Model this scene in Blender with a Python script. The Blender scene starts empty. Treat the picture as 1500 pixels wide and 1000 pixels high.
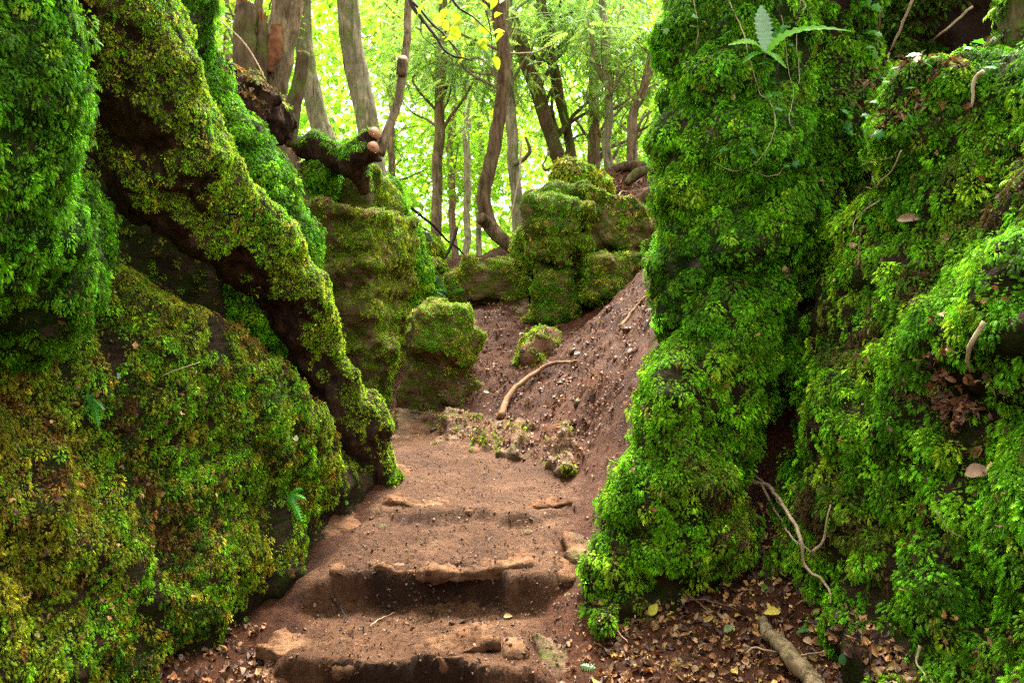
import bpy, math, random
import numpy as np
from mathutils import Vector, Matrix, Euler
from mathutils.bvhtree import BVHTree

random.seed(7)
rng = np.random.default_rng(11)
C = bpy.context.scene.collection
F = 1500 * 28.0 / 36.0          # focal length in photo pixels
CZ = 1.5                        # eye height


def P(px, py, d):
    return np.array([(px - 750) / F * d, d, CZ - (py - 500) / F * d])


# ------------------------------------------------------------------ noise
_perm = np.random.default_rng(3).permutation(256)
_perm = np.concatenate([_perm, _perm, _perm]).astype(np.int32)
_g = np.random.default_rng(5).normal(size=(256, 3))
_g /= np.linalg.norm(_g, axis=1)[:, None]


def perlin(p):
    p = np.asarray(p, dtype=np.float64)
    i = np.floor(p).astype(np.int64)
    f = p - i
    i &= 255
    u = f * f * f * (f * (f * 6 - 15) + 10)
    out = 0
    for dx in (0, 1):
        wx = u[:, 0] if dx else 1 - u[:, 0]
        a = _perm[i[:, 0] + dx]
        for dy in (0, 1):
            wy = u[:, 1] if dy else 1 - u[:, 1]
            b = _perm[a + i[:, 1] + dy]
            for dz in (0, 1):
                wz = u[:, 2] if dz else 1 - u[:, 2]
                g = _g[_perm[b + i[:, 2] + dz] & 255]
                out = out + wx * wy * wz * (g[:, 0] * (f[:, 0] - dx) + g[:, 1] * (f[:, 1] - dy) + g[:, 2] * (f[:, 2] - dz))
    return out * 1.6


def fbm(p, freq, octs=3, seed=0.0):
    p = np.asarray(p) * freq + seed * 17.31
    r = 0
    a = 1.0
    for _ in range(octs):
        r = r + a * perlin(p)
        p = p * 2.03 + 5.2
        a *= 0.5
    return r


def sstep(a, b, x):
    t = np.clip((x - a) / (b - a), 0, 1)
    return t * t * (3 - 2 * t)


# ------------------------------------------------------------------ objects
def mesh_np(name, verts, faces, mat=None, parent=None, col=None, smooth=True):
    verts = np.ascontiguousarray(verts, dtype=np.float32)
    faces = np.ascontiguousarray(faces, dtype=np.int32)
    k = faces.shape[1]
    me = bpy.data.meshes.new(name)
    me.vertices.add(len(verts))
    me.vertices.foreach_set('co', verts.ravel())
    me.loops.add(faces.size)
    me.loops.foreach_set('vertex_index', faces.ravel())
    me.polygons.add(len(faces))
    me.polygons.foreach_set('loop_start', np.arange(0, faces.size, k, dtype=np.int32))
    if smooth:
        me.polygons.foreach_set('use_smooth', np.ones(len(faces), dtype=bool))
    if col is not None:
        a = me.color_attributes.new('Col', 'FLOAT_COLOR', 'POINT')
        c4 = np.ones((len(verts), 4), dtype=np.float32)
        c4[:, :3] = col
        a.data.foreach_set('color', c4.ravel())
    me.update(calc_edges=True)
    o = bpy.data.objects.new(name, me)
    C.objects.link(o)
    if mat:
        me.materials.append(mat)
    if parent is not None:
        o.parent = parent
        o.matrix_parent_inverse = Matrix.Translation(parent.location).inverted()
    return o


def tag(o, label=None, cat=None, group=None, kind=None):
    if label:
        o['label'] = label
    if cat:
        o['category'] = cat
    if group:
        o['group'] = group
    if kind:
        o['kind'] = kind
    return o


def thing(name, label, cat, loc, group=None):
    o = bpy.data.objects.new(name, None)
    o.empty_display_size = 0.1
    C.objects.link(o)
    o.location = Vector([float(v) for v in loc])
    return tag(o, label, cat, group)


# ------------------------------------------------------------------ materials
def nodes(name):
    m = bpy.data.materials.new(name)
    m.use_nodes = True
    nt = m.node_tree
    b = nt.nodes['Principled BSDF']
    return m, nt, b, nt.nodes['Material Output']


def N(nt, t, **kw):
    n = nt.nodes.new(t)
    for k, v in kw.items():
        if k in n.inputs:
            n.inputs[k].default_value = v
        else:
            setattr(n, k, v)
    return n


def ramp(nt, src, stops):
    r = nt.nodes.new('ShaderNodeValToRGB')
    el = r.color_ramp.elements
    while len(el) < len(stops):
        el.new(0.5)
    for e, (p, c) in zip(el, stops):
        e.position = p
        e.color = (*c, 1) if len(c) == 3 else c
    nt.links.new(src, r.inputs[0])
    return r.outputs[0]


def noise(nt, scale, detail=5, rough=0.6, vec=None, dist=0.0):
    n = nt.nodes.new('ShaderNodeTexNoise')
    n.inputs['Scale'].default_value = scale
    n.inputs['Detail'].default_value = detail
    n.inputs['Roughness'].default_value = rough
    n.inputs['Distortion'].default_value = dist
    if vec is None:
        vec = getattr(nt, '_dummy', None)
    g = nt.nodes.new('ShaderNodeNewGeometry')
    nt.links.new(g.outputs['Position'] if vec is None else vec, n.inputs['Vector'])
    return n.outputs['Fac']


def mixc(nt, f, a, b, mode='MIX'):
    m = nt.nodes.new('ShaderNodeMix')
    m.data_type = 'RGBA'
    m.blend_type = mode
    for s, v in ((m.inputs[0], f), (m.inputs[6], a), (m.inputs[7], b)):
        if isinstance(v, bpy.types.NodeSocket):
            nt.links.new(v, s)
        elif isinstance(v, (tuple, list)):
            s.default_value = (*v, 1)
        else:
            s.default_value = v
    return m.outputs[2]


def bump(nt, b, h, strength, dist):
    n = nt.nodes.new('ShaderNodeBump')
    n.inputs['Strength'].default_value = strength
    n.inputs['Distance'].default_value = dist
    nt.links.new(h, n.inputs['Height'])
    nt.links.new(n.outputs[0], b.inputs['Normal'])
    return n


def add(nt, a, b, op='ADD'):
    m = nt.nodes.new('ShaderNodeMath')
    m.operation = op
    for s, v in zip(m.inputs, (a, b)):
        if isinstance(v, bpy.types.NodeSocket):
            nt.links.new(v, s)
        else:
            s.default_value = v
    return m.outputs[0]


def m_leaf(name, transl=0.35, rough=0.55, spec=0.3, tint=(1.1, 1.15, 0.8)):
    m, nt, b, out = nodes(name)
    at = N(nt, 'ShaderNodeAttribute', attribute_name='Col')
    nt.links.new(at.outputs['Color'], b.inputs['Base Color'])
    b.inputs['Roughness'].default_value = rough
    b.inputs['Specular IOR Level'].default_value = spec
    tr = N(nt, 'ShaderNodeBsdfTranslucent')
    nt.links.new(mixc(nt, 1.0, at.outputs['Color'], tint, 'MULTIPLY'), tr.inputs['Color'])
    mx = N(nt, 'ShaderNodeMixShader')
    mx.inputs[0].default_value = transl
    nt.links.new(b.outputs[0], mx.inputs[1])
    nt.links.new(tr.outputs[0], mx.inputs[2])
    nt.links.new(mx.outputs[0], out.inputs['Surface'])
    return m


def m_rock(name, stone, soil, moss, moss_amt=0.5, bumpd=0.02, mscale=9):
    m, nt, b, out = nodes(name)
    c = ramp(nt, noise(nt, 7, 8, 0.65), [(0.3, tuple(v * 0.35 for v in stone)), (0.5, stone), (0.72, tuple(min(1, v * 1.5) for v in stone))])
    c = mixc(nt, ramp(nt, noise(nt, 3.3, 4), [(0.42, (0, 0, 0)), (0.6, (1, 1, 1))]), c, soil)
    g = nt.nodes.new('ShaderNodeNewGeometry')
    mp_ = N(nt, 'ShaderNodeMapping')
    mp_.inputs['Scale'].default_value = (1.0, 1.0, 5.5)
    mp_.inputs['Rotation'].default_value = (0.06, 0.1, 0)
    nt.links.new(g.outputs['Position'], mp_.inputs['Vector'])
    bed = noise(nt, 5.5, 8, 0.7, mp_.outputs[0], 0.4)
    c = mixc(nt, 1.0, c, ramp(nt, bed, [(0.34, (0.25, 0.22, 0.2)), (0.46, (0.9, 0.9, 0.9)), (0.7, (1.35, 1.3, 1.2))]), 'MULTIPLY')
    mf = ramp(nt, noise(nt, mscale, 7, 0.7), [(0.62 - moss_amt * 0.4, (0, 0, 0)), (0.72 - moss_amt * 0.4, (1, 1, 1))])
    mc = ramp(nt, noise(nt, 60, 3), [(0.3, tuple(v * 0.4 for v in moss)), (0.7, moss)])
    c = mixc(nt, mf, c, mc)
    nt.links.new(c, b.inputs['Base Color'])
    b.inputs['Roughness'].default_value = 0.85
    b.inputs['Specular IOR Level'].default_value = 0.08
    h = add(nt, noise(nt, 14, 8, 0.75), add(nt, noise(nt, 90, 4, 0.7), 0.35, 'MULTIPLY'))
    h = add(nt, h, add(nt, bed, 1.2, 'MULTIPLY'))
    bump(nt, b, h, 1.0, bumpd)
    return m


def m_soil(name, a, b_, c_, speck=(0.3, 0.24, 0.18), bumpd=0.012, wet=0.75, spk=0.72, steep=None, worn=None):
    m, nt, b, out = nodes(name)
    c = ramp(nt, noise(nt, 2.6, 6, 0.6), [(0.3, a), (0.52, b_), (0.7, c_)])
    if worn:
        w_ = ramp(nt, noise(nt, 3.4, 7, 0.65), [(0.3, worn[0]), (0.52, worn[1]), (0.7, worn[2])])
        at = N(nt, 'ShaderNodeAttribute', attribute_name='Col')
        sc1 = N(nt, 'ShaderNodeSeparateColor')
        nt.links.new(at.outputs['Color'], sc1.inputs[0])
        mk = ramp(nt, add(nt, sc1.outputs[0], add(nt, noise(nt, 12, 6, 0.7), 0.5, 'MULTIPLY')), [(0.5, (0, 0, 0)), (0.9, (1, 1, 1))])
        c = mixc(nt, mk, c, w_)
    dk = ramp(nt, noise(nt, 30, 6, 0.75), [(0.33, (0.5, 0.46, 0.42)), (0.5, (0.92, 0.92, 0.92)), (0.68, (1.3, 1.28, 1.25))])
    c = mixc(nt, 1.0, c, dk, 'MULTIPLY')
    v = N(nt, 'ShaderNodeTexVoronoi')
    v.inputs['Scale'].default_value = 70
    g = nt.nodes.new('ShaderNodeNewGeometry')
    nt.links.new(g.outputs['Position'], v.inputs['Vector'])
    sep = N(nt, 'ShaderNodeSeparateColor')
    nt.links.new(v.outputs['Color'], sep.inputs[0])
    sp = ramp(nt, sep.outputs[0], [(spk + 0.14, (0, 0, 0)), (spk + 0.17, (1, 1, 1))])
    near = ramp(nt, v.outputs['Distance'], [(0.25, (1, 1, 1)), (0.4, (0, 0, 0))])
    f = mixc(nt, 1.0, sp, near, 'MULTIPLY')
    c = mixc(nt, f, c, speck)
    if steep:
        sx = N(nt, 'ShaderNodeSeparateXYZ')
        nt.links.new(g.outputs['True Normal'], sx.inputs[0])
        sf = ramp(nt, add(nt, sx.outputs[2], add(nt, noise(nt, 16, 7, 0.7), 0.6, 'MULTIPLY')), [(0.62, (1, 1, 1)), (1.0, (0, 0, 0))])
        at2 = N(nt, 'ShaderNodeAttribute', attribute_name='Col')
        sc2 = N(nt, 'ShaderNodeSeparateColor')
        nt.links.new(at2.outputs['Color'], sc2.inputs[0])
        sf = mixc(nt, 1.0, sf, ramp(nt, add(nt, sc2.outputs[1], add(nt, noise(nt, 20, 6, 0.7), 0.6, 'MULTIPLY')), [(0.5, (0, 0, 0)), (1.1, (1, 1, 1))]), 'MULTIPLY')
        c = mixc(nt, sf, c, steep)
    nt.links.new(c, b.inputs['Base Color'])
    b.inputs['Roughness'].default_value = wet
    b.inputs['Specular IOR Level'].default_value = 0.1
    h = add(nt, noise(nt, 22, 8, 0.75), add(nt, noise(nt, 120, 4, 0.75), 0.5, 'MULTIPLY'))
    h = add(nt, h, add(nt, f, 0.4, 'MULTIPLY'))
    bump(nt, b, h, 1.0, bumpd)
    return m


def m_bark(name, a, b_, moss=None, amt=0.4, scale=1.0, bumpd=0.015):
    m, nt, b, out = nodes(name)
    g = nt.nodes.new('ShaderNodeNewGeometry')
    mp = N(nt, 'ShaderNodeMapping')
    mp.inputs['Scale'].default_value = (1, 1, 0.16)
    nt.links.new(g.outputs['Position'], mp.inputs['Vector'])
    fib = noise(nt, 26 * scale, 7, 0.7, mp.outputs[0], 0.6)
    c = ramp(nt, fib, [(0.38, a), (0.6, b_)])
    blot = ramp(nt, noise(nt, 5 * scale, 5), [(0.35, (0.6, 0.6, 0.6)), (0.65, (1.2, 1.2, 1.2))])
    c = mixc(nt, 1.0, c, blot, 'MULTIPLY')
    if moss:
        mf = ramp(nt, noise(nt, 4.5 * scale, 8, 0.75), [(0.66 - amt * 0.35, (0, 0, 0)), (0.84 - amt * 0.35, (1, 1, 1))])
        mc = ramp(nt, noise(nt, 45 * scale, 5, 0.8), [(0.3, tuple(v * 0.35 for v in moss)), (0.7, tuple(v * 1.5 for v in moss))])
        c = mixc(nt, mf, c, mc)
    nt.links.new(c, b.inputs['Base Color'])
    b.inputs['Roughness'].default_value = 0.85
    b.inputs['Specular IOR Level'].default_value = 0.06
    bump(nt, b, fib, 0.9, bumpd)
    return m


def m_plain(name, a, b_, scale=20, rough=0.7, bumpd=0.003):
    m, nt, b, out = nodes(name)
    f = noise(nt, scale, 6, 0.65)
    nt.links.new(ramp(nt, f, [(0.3, a), (0.7, b_)]), b.inputs['Base Color'])
    b.inputs['Roughness'].default_value = rough
    b.inputs['Specular IOR Level'].default_value = 0.08
    bump(nt, b, f, 0.7, bumpd)
    return m


def m_cut(name):
    m, nt, b, out = nodes(name)
    tc = nt.nodes.new('ShaderNodeTexCoord')
    w = N(nt, 'ShaderNodeTexWave', wave_type='RINGS', rings_direction='SPHERICAL')
    w.inputs['Scale'].default_value = 4.5
    w.inputs['Distortion'].default_value = 2.5
    w.inputs['Detail'].default_value = 4
    mp = N(nt, 'ShaderNodeMapping')
    mp.inputs['Location'].default_value = (-0.5, -0.5, -0.5)
    nt.links.new(tc.outputs['Generated'], mp.inputs['Vector'])
    nt.links.new(mp.outputs[0], w.inputs['Vector'])
    nt.links.new(ramp(nt, w.outputs['Fac'], [(0.2, (0.13, 0.045, 0.014)), (0.8, (0.42, 0.17, 0.045))]), b.inputs['Base Color'])
    b.inputs['Roughness'].default_value = 0.7
    return m


M = {}
M['moss'] = m_leaf('moss_fronds', 0.3, 0.6, 0.08, (1.2, 1.15, 0.7))
M['leaf'] = m_leaf('live_leaves', 0.65, 0.42, 0.3, (1.12, 1.2, 0.7))
M['yew'] = m_leaf('needle_sprays', 0.5, 0.6, 0.25, (1.2, 1.15, 0.7))
M['dead'] = m_leaf('dead_leaves', 0.12, 0.6, 0.3, (1.1, 0.9, 0.6))
M['fern'] = m_leaf('fern_blades', 0.4, 0.38, 0.25, (1.2, 1.2, 0.5))
M['rock_green'] = m_rock('rock_under_green_moss', (0.10, 0.085, 0.06), (0.06, 0.034, 0.02), (0.025, 0.06, 0.006), 0.6)
M['rock_olive'] = m_rock('rock_under_olive_moss', (0.07, 0.045, 0.025), (0.035, 0.018, 0.01), (0.04, 0.05, 0.006), 0.4, 0.04)
M['rock_pale'] = m_rock('weathered_brown_rock', (0.27, 0.2, 0.11), (0.17, 0.11, 0.05), (0.13, 0.17, 0.015), 0.55, 0.03)
M['rock_brown'] = m_rock('brown_bedded_rock', (0.25, 0.17, 0.085), (0.17, 0.095, 0.045), (0.14, 0.17, 0.02), 0.45, 0.03, 11)
M['rock_step'] = m_rock('muddy_step_rock', (0.19, 0.1, 0.052), (0.155, 0.071, 0.035), (0.135, 0.062, 0.03), 0.3, 0.015)
M['rock_earth'] = m_rock('earth_stained_rock', (0.22, 0.14, 0.085), (0.17, 0.08, 0.045), (0.10, 0.11, 0.02), 0.25, 0.02)
M['dark_soil'] = m_soil('dark_damp_soil', (0.02, 0.011, 0.007), (0.035, 0.018, 0.011), (0.06, 0.03, 0.018), (0.12, 0.08, 0.05), 0.02, 0.8, 0.8)
SOIL_G = [(0.04, 0.0145, 0.0062), (0.09, 0.032, 0.0135), (0.135, 0.053, 0.024)]
SOIL_P = [(0.08, 0.035, 0.0165), (0.135, 0.063, 0.0305), (0.2, 0.103, 0.054)]
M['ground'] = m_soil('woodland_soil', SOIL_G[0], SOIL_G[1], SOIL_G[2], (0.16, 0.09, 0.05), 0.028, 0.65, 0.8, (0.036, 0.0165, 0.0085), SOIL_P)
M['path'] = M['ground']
M['bark_dark'] = m_bark('dark_bark', (0.06, 0.038, 0.02), (0.2, 0.13, 0.07), (0.06, 0.085, 0.015), 0.3)
M['bark_brown'] = m_bark('brown_bark', (0.095, 0.065, 0.034), (0.31, 0.225, 0.125), (0.09, 0.12, 0.02), 0.35)
M['bark_pale'] = m_bark('pale_bark', (0.15, 0.125, 0.07), (0.43, 0.37, 0.225), (0.13, 0.19, 0.03), 0.5)
M['bark_mossy'] = m_bark('mossy_bark', (0.07, 0.045, 0.025), (0.17, 0.11, 0.06), (0.085, 0.13, 0.014), 0.6)
M['bark_root'] = m_bark('bare_root_bark', (0.02, 0.012, 0.008), (0.075, 0.042, 0.024), (0.05, 0.06, 0.012), 0.15, 1.0, 0.03)
M['rotwood'] = m_plain('rotten_wood', (0.10, 0.035, 0.015), (0.3, 0.13, 0.05), 18)
M['twig_pale'] = m_plain('pale_dry_twig', (0.33, 0.22, 0.12), (0.6, 0.47, 0.3), 40)
M['twig_brown'] = m_plain('brown_twig', (0.10, 0.055, 0.03), (0.24, 0.14, 0.08), 40)
M['twig_dark'] = m_plain('dark_twig', (0.02, 0.015, 0.012), (0.06, 0.04, 0.03), 40)
M['root_tan'] = m_plain('tan_root', (0.17, 0.09, 0.045), (0.36, 0.21, 0.11), 25)
M['cut'] = m_cut('fresh_cut_wood')

# ------------------------------------------------------------------ implicit surfaces
def prim_sdf(pr, Q):
    k = pr[0]
    if k == 'ell':
        _, c, r = pr
        q = Q - c
        k0 = np.linalg.norm(q / r, axis=1)
        k1 = np.linalg.norm(q / (r * r), axis=1) + 1e-9
        return k0 * (k0 - 1) / k1
    if k == 'chain':
        _, pts, rs = pr
        best = None
        for a, b, ra, rb in zip(pts[:-1], pts[1:], rs[:-1], rs[1:]):
            ab = b - a
            t = np.clip(((Q - a) @ ab) / (ab @ ab), 0, 1)
            d = np.linalg.norm(Q - a - t[:, None] * ab, axis=1) - (ra + (rb - ra) * t)
            best = d if best is None else smin(best, d, 0.04)
        return best
    if k == 'box':
        _, c, hf, R, rd = pr
        q = np.abs((Q - c) @ R) - (hf - rd)
        return np.linalg.norm(np.maximum(q, 0), axis=1) + np.minimum(q.max(axis=1), 0) - rd


def prim_bb(pr):
    if pr[0] == 'ell':
        return pr[1] - pr[2], pr[1] + pr[2]
    if pr[0] == 'chain':
        p = np.array(pr[1])
        r = np.array(pr[2])[:, None]
        return (p - r).min(0), (p + r).max(0)
    e = np.abs(pr[3]) @ pr[2]
    return pr[1] - e, pr[1] + e


def smin(a, b, k):
    h = np.maximum(k - np.abs(a - b), 0) / k
    return np.minimum(a, b) - h * h * k * 0.25


def E(px, py, d, wx, wy, wd):
    return ('ell', P(px, py, d), np.array([wx / F * d, wd, wy / F * d]))


def CH(*pts):
    return ('chain', [P(a, b, d) for a, b, d, r in pts], [r / F * d for a, b, d, r in pts])


def BX(px, py, d, wx, wy, wd, rot=(0, 0, 0), rd=0.08):
    R = np.array(Euler([math.radians(v) for v in rot]).to_matrix())
    return ('box', P(px, py, d), np.array([wx / F * d, wd, wy / F * d]), R, rd)


def surfnets(S, lo, h):
    nx, ny, nz = S.shape
    ins = S < 0
    cs = {}
    sm = np.zeros((nx - 1, ny - 1, nz - 1, 3))
    ct = np.zeros((nx - 1, ny - 1, nz - 1))
    sl = lambda A, o: A[o[0]:nx - 1 + o[0], o[1]:ny - 1 + o[1], o[2]:nz - 1 + o[2]]
    for ax in range(3):
        for u in (0, 1):
            for v in (0, 1):
                o = [0, 0, 0]
                oth = [i for i in range(3) if i != ax]
                o[oth[0]], o[oth[1]] = u, v
                o2 = list(o)
                o2[ax] = 1
                A, B = sl(S, o), sl(S, o2)
                cr = (sl(ins, o) != sl(ins, o2))
                t = np.where(cr, A / np.where(cr, A - B, 1), 0)
                for k in range(3):
                    sm[..., k] += cr * (o[k] + (t if k == ax else 0))
                ct += cr
    act = ct > 0
    idx = -np.ones(act.shape, dtype=np.int64)
    idx[act] = np.arange(act.sum())
    ijk = np.argwhere(act)
    V = (ijk + sm[act] / ct[act][:, None]) * h + lo
    quads = []
    for ax in range(3):
        a, b = [(1, 2), (2, 0), (0, 1)][ax]
        sA = [slice(1, -1)] * 3
        sA[ax] = slice(0, -1)
        sB = list(sA)
        sB[ax] = slice(1, None)
        I0, I1 = ins[tuple(sA)], ins[tuple(sB)]
        cr = np.argwhere(I0 != I1)
        if not len(cr):
            continue
        s = I0[tuple(cr.T)]
        e = cr.copy()
        for k in range(3):
            if k != ax:
                e[:, k] += 1
        def cell(da, db):
            q = e.copy()
            q[:, a] += da
            q[:, b] += db
            return idx[q[:, 0], q[:, 1], q[:, 2]]
        q = np.stack([cell(-1, -1), cell(0, -1), cell(0, 0), cell(-1, 0)], 1)
        q[~s] = q[~s][:, ::-1]
        quads.append(q)
    return V, np.concatenate(quads)


def vnormals(V, Fq):
    n = np.zeros_like(V)
    a, b, c, d = (V[Fq[:, i]] for i in range(4))
    fn = np.cross(c - a, d - b)
    for i in range(4):
        np.add.at(n, Fq[:, i], fn)
    return n / (np.linalg.norm(n, axis=1)[:, None] + 1e-12)


SOLID_V, SOLID_F = [], []       # everything leaves and twigs can lie on


def register(V, Fq):
    off = sum(len(v) for v in SOLID_V)
    SOLID_V.append(V)
    SOLID_F.append(Fq + off)


def big_piece(V, Q):
    lab = np.arange(len(V))
    for _ in range(400):
        m = lab[Q].min(1)
        new = lab.copy()
        for i in range(4):
            np.minimum.at(new, Q[:, i], m)
        new = new[new]
        if (new == lab).all():
            break
        lab = new
    u, c = np.unique(lab[Q[:, 0]], return_counts=True)
    keep = lab == u[c.argmax()]
    Q = Q[keep[Q[:, 0]]]
    mp = -np.ones(len(V), int)
    mp[keep] = np.arange(keep.sum())
    return V[keep], mp[Q]


def rock(name, label, cat, prims, mat, vox=0.03, k=0.12, low=(1.6, 0.06), disp=((5, 0.02), (14, 0.008)), group=None,
         fn=None, lo=None, hi=None, carve=(), strata=0.0, parent=None, ridged=False):
    if fn is None:
        bbs = [prim_bb(p) for p in prims]
        lo = np.min([b[0] for b in bbs], 0) - low[1] * 2 - vox * 3
        hi = np.max([b[1] for b in bbs], 0) + low[1] * 2 + vox * 3
    lo, hi = np.array(lo, float), np.array(hi, float)
    n = np.ceil((hi - lo) / vox).astype(int) + 1
    ax = [lo[i] + np.arange(n[i]) * vox for i in range(3)]
    G = np.stack(np.meshgrid(*ax, indexing='ij'), -1).reshape(-1, 3)
    if fn is None:
        S = None
        for p in prims:
            d = prim_sdf(p, G)
            S = d if S is None else smin(S, d, k)
    else:
        S = fn(G)
    for p in carve:
        S = -smin(-S, prim_sdf(p, G), 0.06)
    nearm = np.abs(S) < low[1] * 3 + vox * 2
    S[nearm] += fbm(G[nearm], low[0], 2, len(SOLID_V) * 0.37) * low[1]
    if strata:
        S[nearm] += perlin(G[nearm] * np.array([1.1, 1.1, 7.0]) + 3.3) * strata
    S = S.reshape(n)
    big = 1.0
    S[0], S[-1], S[:, 0], S[:, -1], S[:, :, 0], S[:, :, -1] = (big,) * 6
    V, Q = surfnets(S, lo, vox)
    V, Q = big_piece(V, Q)
    nr = vnormals(V, Q)
    for f, a in disp:
        w = fbm(V, f, 2, f)
        if ridged:
            w = 0.5 - np.abs(w) * 1.6
        V = V + nr * (w * a)[:, None]
    nr = vnormals(V, Q)
    o = mesh_np(name, V, Q, mat, parent)
    if label:
        tag(o, label, cat, group)
    register(V, Q)
    return dict(o=o, V=V, Q=Q, n=nr)


# ------------------------------------------------------------------ stamping many small leaves
def stamp(tv, tf, base, U, Vv, W, scale, bend=None):
    n, m = len(base), len(tv)
    s = scale[:, None, None]
    co = base[:, None, :] + s * (tv[None, :, 0:1] * U[:, None, :] + tv[None, :, 1:2] * Vv[:, None, :] + tv[None, :, 2:3] * W[:, None, :])
    if bend is not None:
        co = co + s * (tv[None, :, 0:1] ** 2) * bend[:, None, :]
    f = tf[None] + (np.arange(n) * m)[:, None, None]
    return co.reshape(-1, 3), f.reshape(-1, tf.shape[1])


def feather(pairs, width=0.33, taper=True, rib=0.018, lw=0.075, sweep=0.16, start=0.12):
    v, f = [], []
    v += [(0, -rib, 0), (0, rib, 0), (1, 0, 0)]
    f.append((0, 1, 2))
    for i in range(pairs):
        u = start + (0.97 - start) * i / pairs
        w = width * (math.sin(math.pi * min(1, (u + 0.18) * 0.86)) ** 0.7 if taper else 1) * random.uniform(0.85, 1.1)
        for s in (-1, 1):
            b = len(v)
            v += [(u - lw, 0, 0), (u + lw, 0, 0), (u + sweep, s * w, -0.07)]
            f.append((b, b + 1, b + 2) if s > 0 else (b, b + 2, b + 1))
    return np.array(v, float), np.array(f, int)




def frondlet(k=5, wid=0.3, sweep=0.12, dip=-0.1):
    v, f = [(0, 0, 0)], []
    us = np.linspace(0.08, 1, k + 1)
    v += [(u, 0, 0) for u in us]
    for i in range(k):
        u0, u1 = us[i], us[i + 1]
        w = wid * math.sin(math.pi * min(0.97, 0.2 + 0.75 * (i + 0.5) / k)) ** 0.8
        for sg in (1, -1):
            v.append((u0 + (u1 - u0) * 0.75 + sweep, sg * w * random.uniform(0.85, 1.1), dip))
            a, b, t = 1 + i, 2 + i, len(v) - 1
            f.append((a, b, t) if sg > 0 else (a, t, b))
    return np.array(v, float), np.array(f, int)


FEATHER = frondlet(4, 0.4, 0.14, -0.16)
FEATHER_S = frondlet(3, 0.36, 0.14)
SPRAY = frondlet(10, 0.13, 0.05, -0.03)
LEAF2 = (np.array([(0, 0, 0), (0.45, 0.3, 0.07), (1, 0, -0.05), (0.45, -0.3, 0.07), (0.5, 0, 0)], float),
         np.array([(0, 4, 1), (4, 2, 1), (0, 3, 4), (4, 3, 2)], int))


def leaf_grid(nu=7, nv=4, curl=0.3, cup=0.25, wid=0.3, pt=1.0, wave=0.0):
    v, f = [], []
    for i in range(nu + 1):
        u = i / nu
        w = wid * math.sin(math.pi * u ** 0.8) ** pt
        for j in range(nv + 1):
            t = j / nv * 2 - 1
            v.append((u, t * w, -curl * u * u + cup * (t * w) ** 2 * 4 + wave * math.sin(u * 14 + t * 3) * abs(t)))
    for i in range(nu):
        for j in range(nv):
            a = i * (nv + 1) + j
            f.append((a, a + nv + 1, a + nv + 2, a + 1))
    return np.array(v), np.array(f)


DEAD = [leaf_grid(5, 2, 0.35, 0.5, 0.32), leaf_grid(5, 2, -0.45, 0.9, 0.24), leaf_grid(6, 2, 0.2, 0.6, 0.36, 0.8, 0.12), leaf_grid(5, 2, 0.6, 1.2, 0.2, 0.6, 0.1), leaf_grid(4, 1, 0.1, 0.0, 0.035, 0.3), leaf_grid(6, 2, -0.2, 0.4, 0.42, 1.6, 0.15)]
CAM = np.array([0, 0, CZ])


def unit(a):
    return a / (np.linalg.norm(a, axis=-1, keepdims=True) + 1e-12)


def in_view(p, mar=0.22):
    y = np.maximum(p[:, 1], 0.05)
    x = p[:, 0] / y * F / 750
    z = (p[:, 2] - CZ) / y * F / 500
    return (p[:, 1] > 0.8) & (np.abs(x) < 1 + mar) & (np.abs(z) < 1 + mar * 1.4)


def palette(n, cols, wts, clump, jit=0.25):
    """mix a few leaf colours per clump and per frond"""
    cols = np.array(cols)
    i = rng.choice(len(cols), size=n, p=np.array(wts) / sum(wts))
    c = cols[i]
    return c


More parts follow.
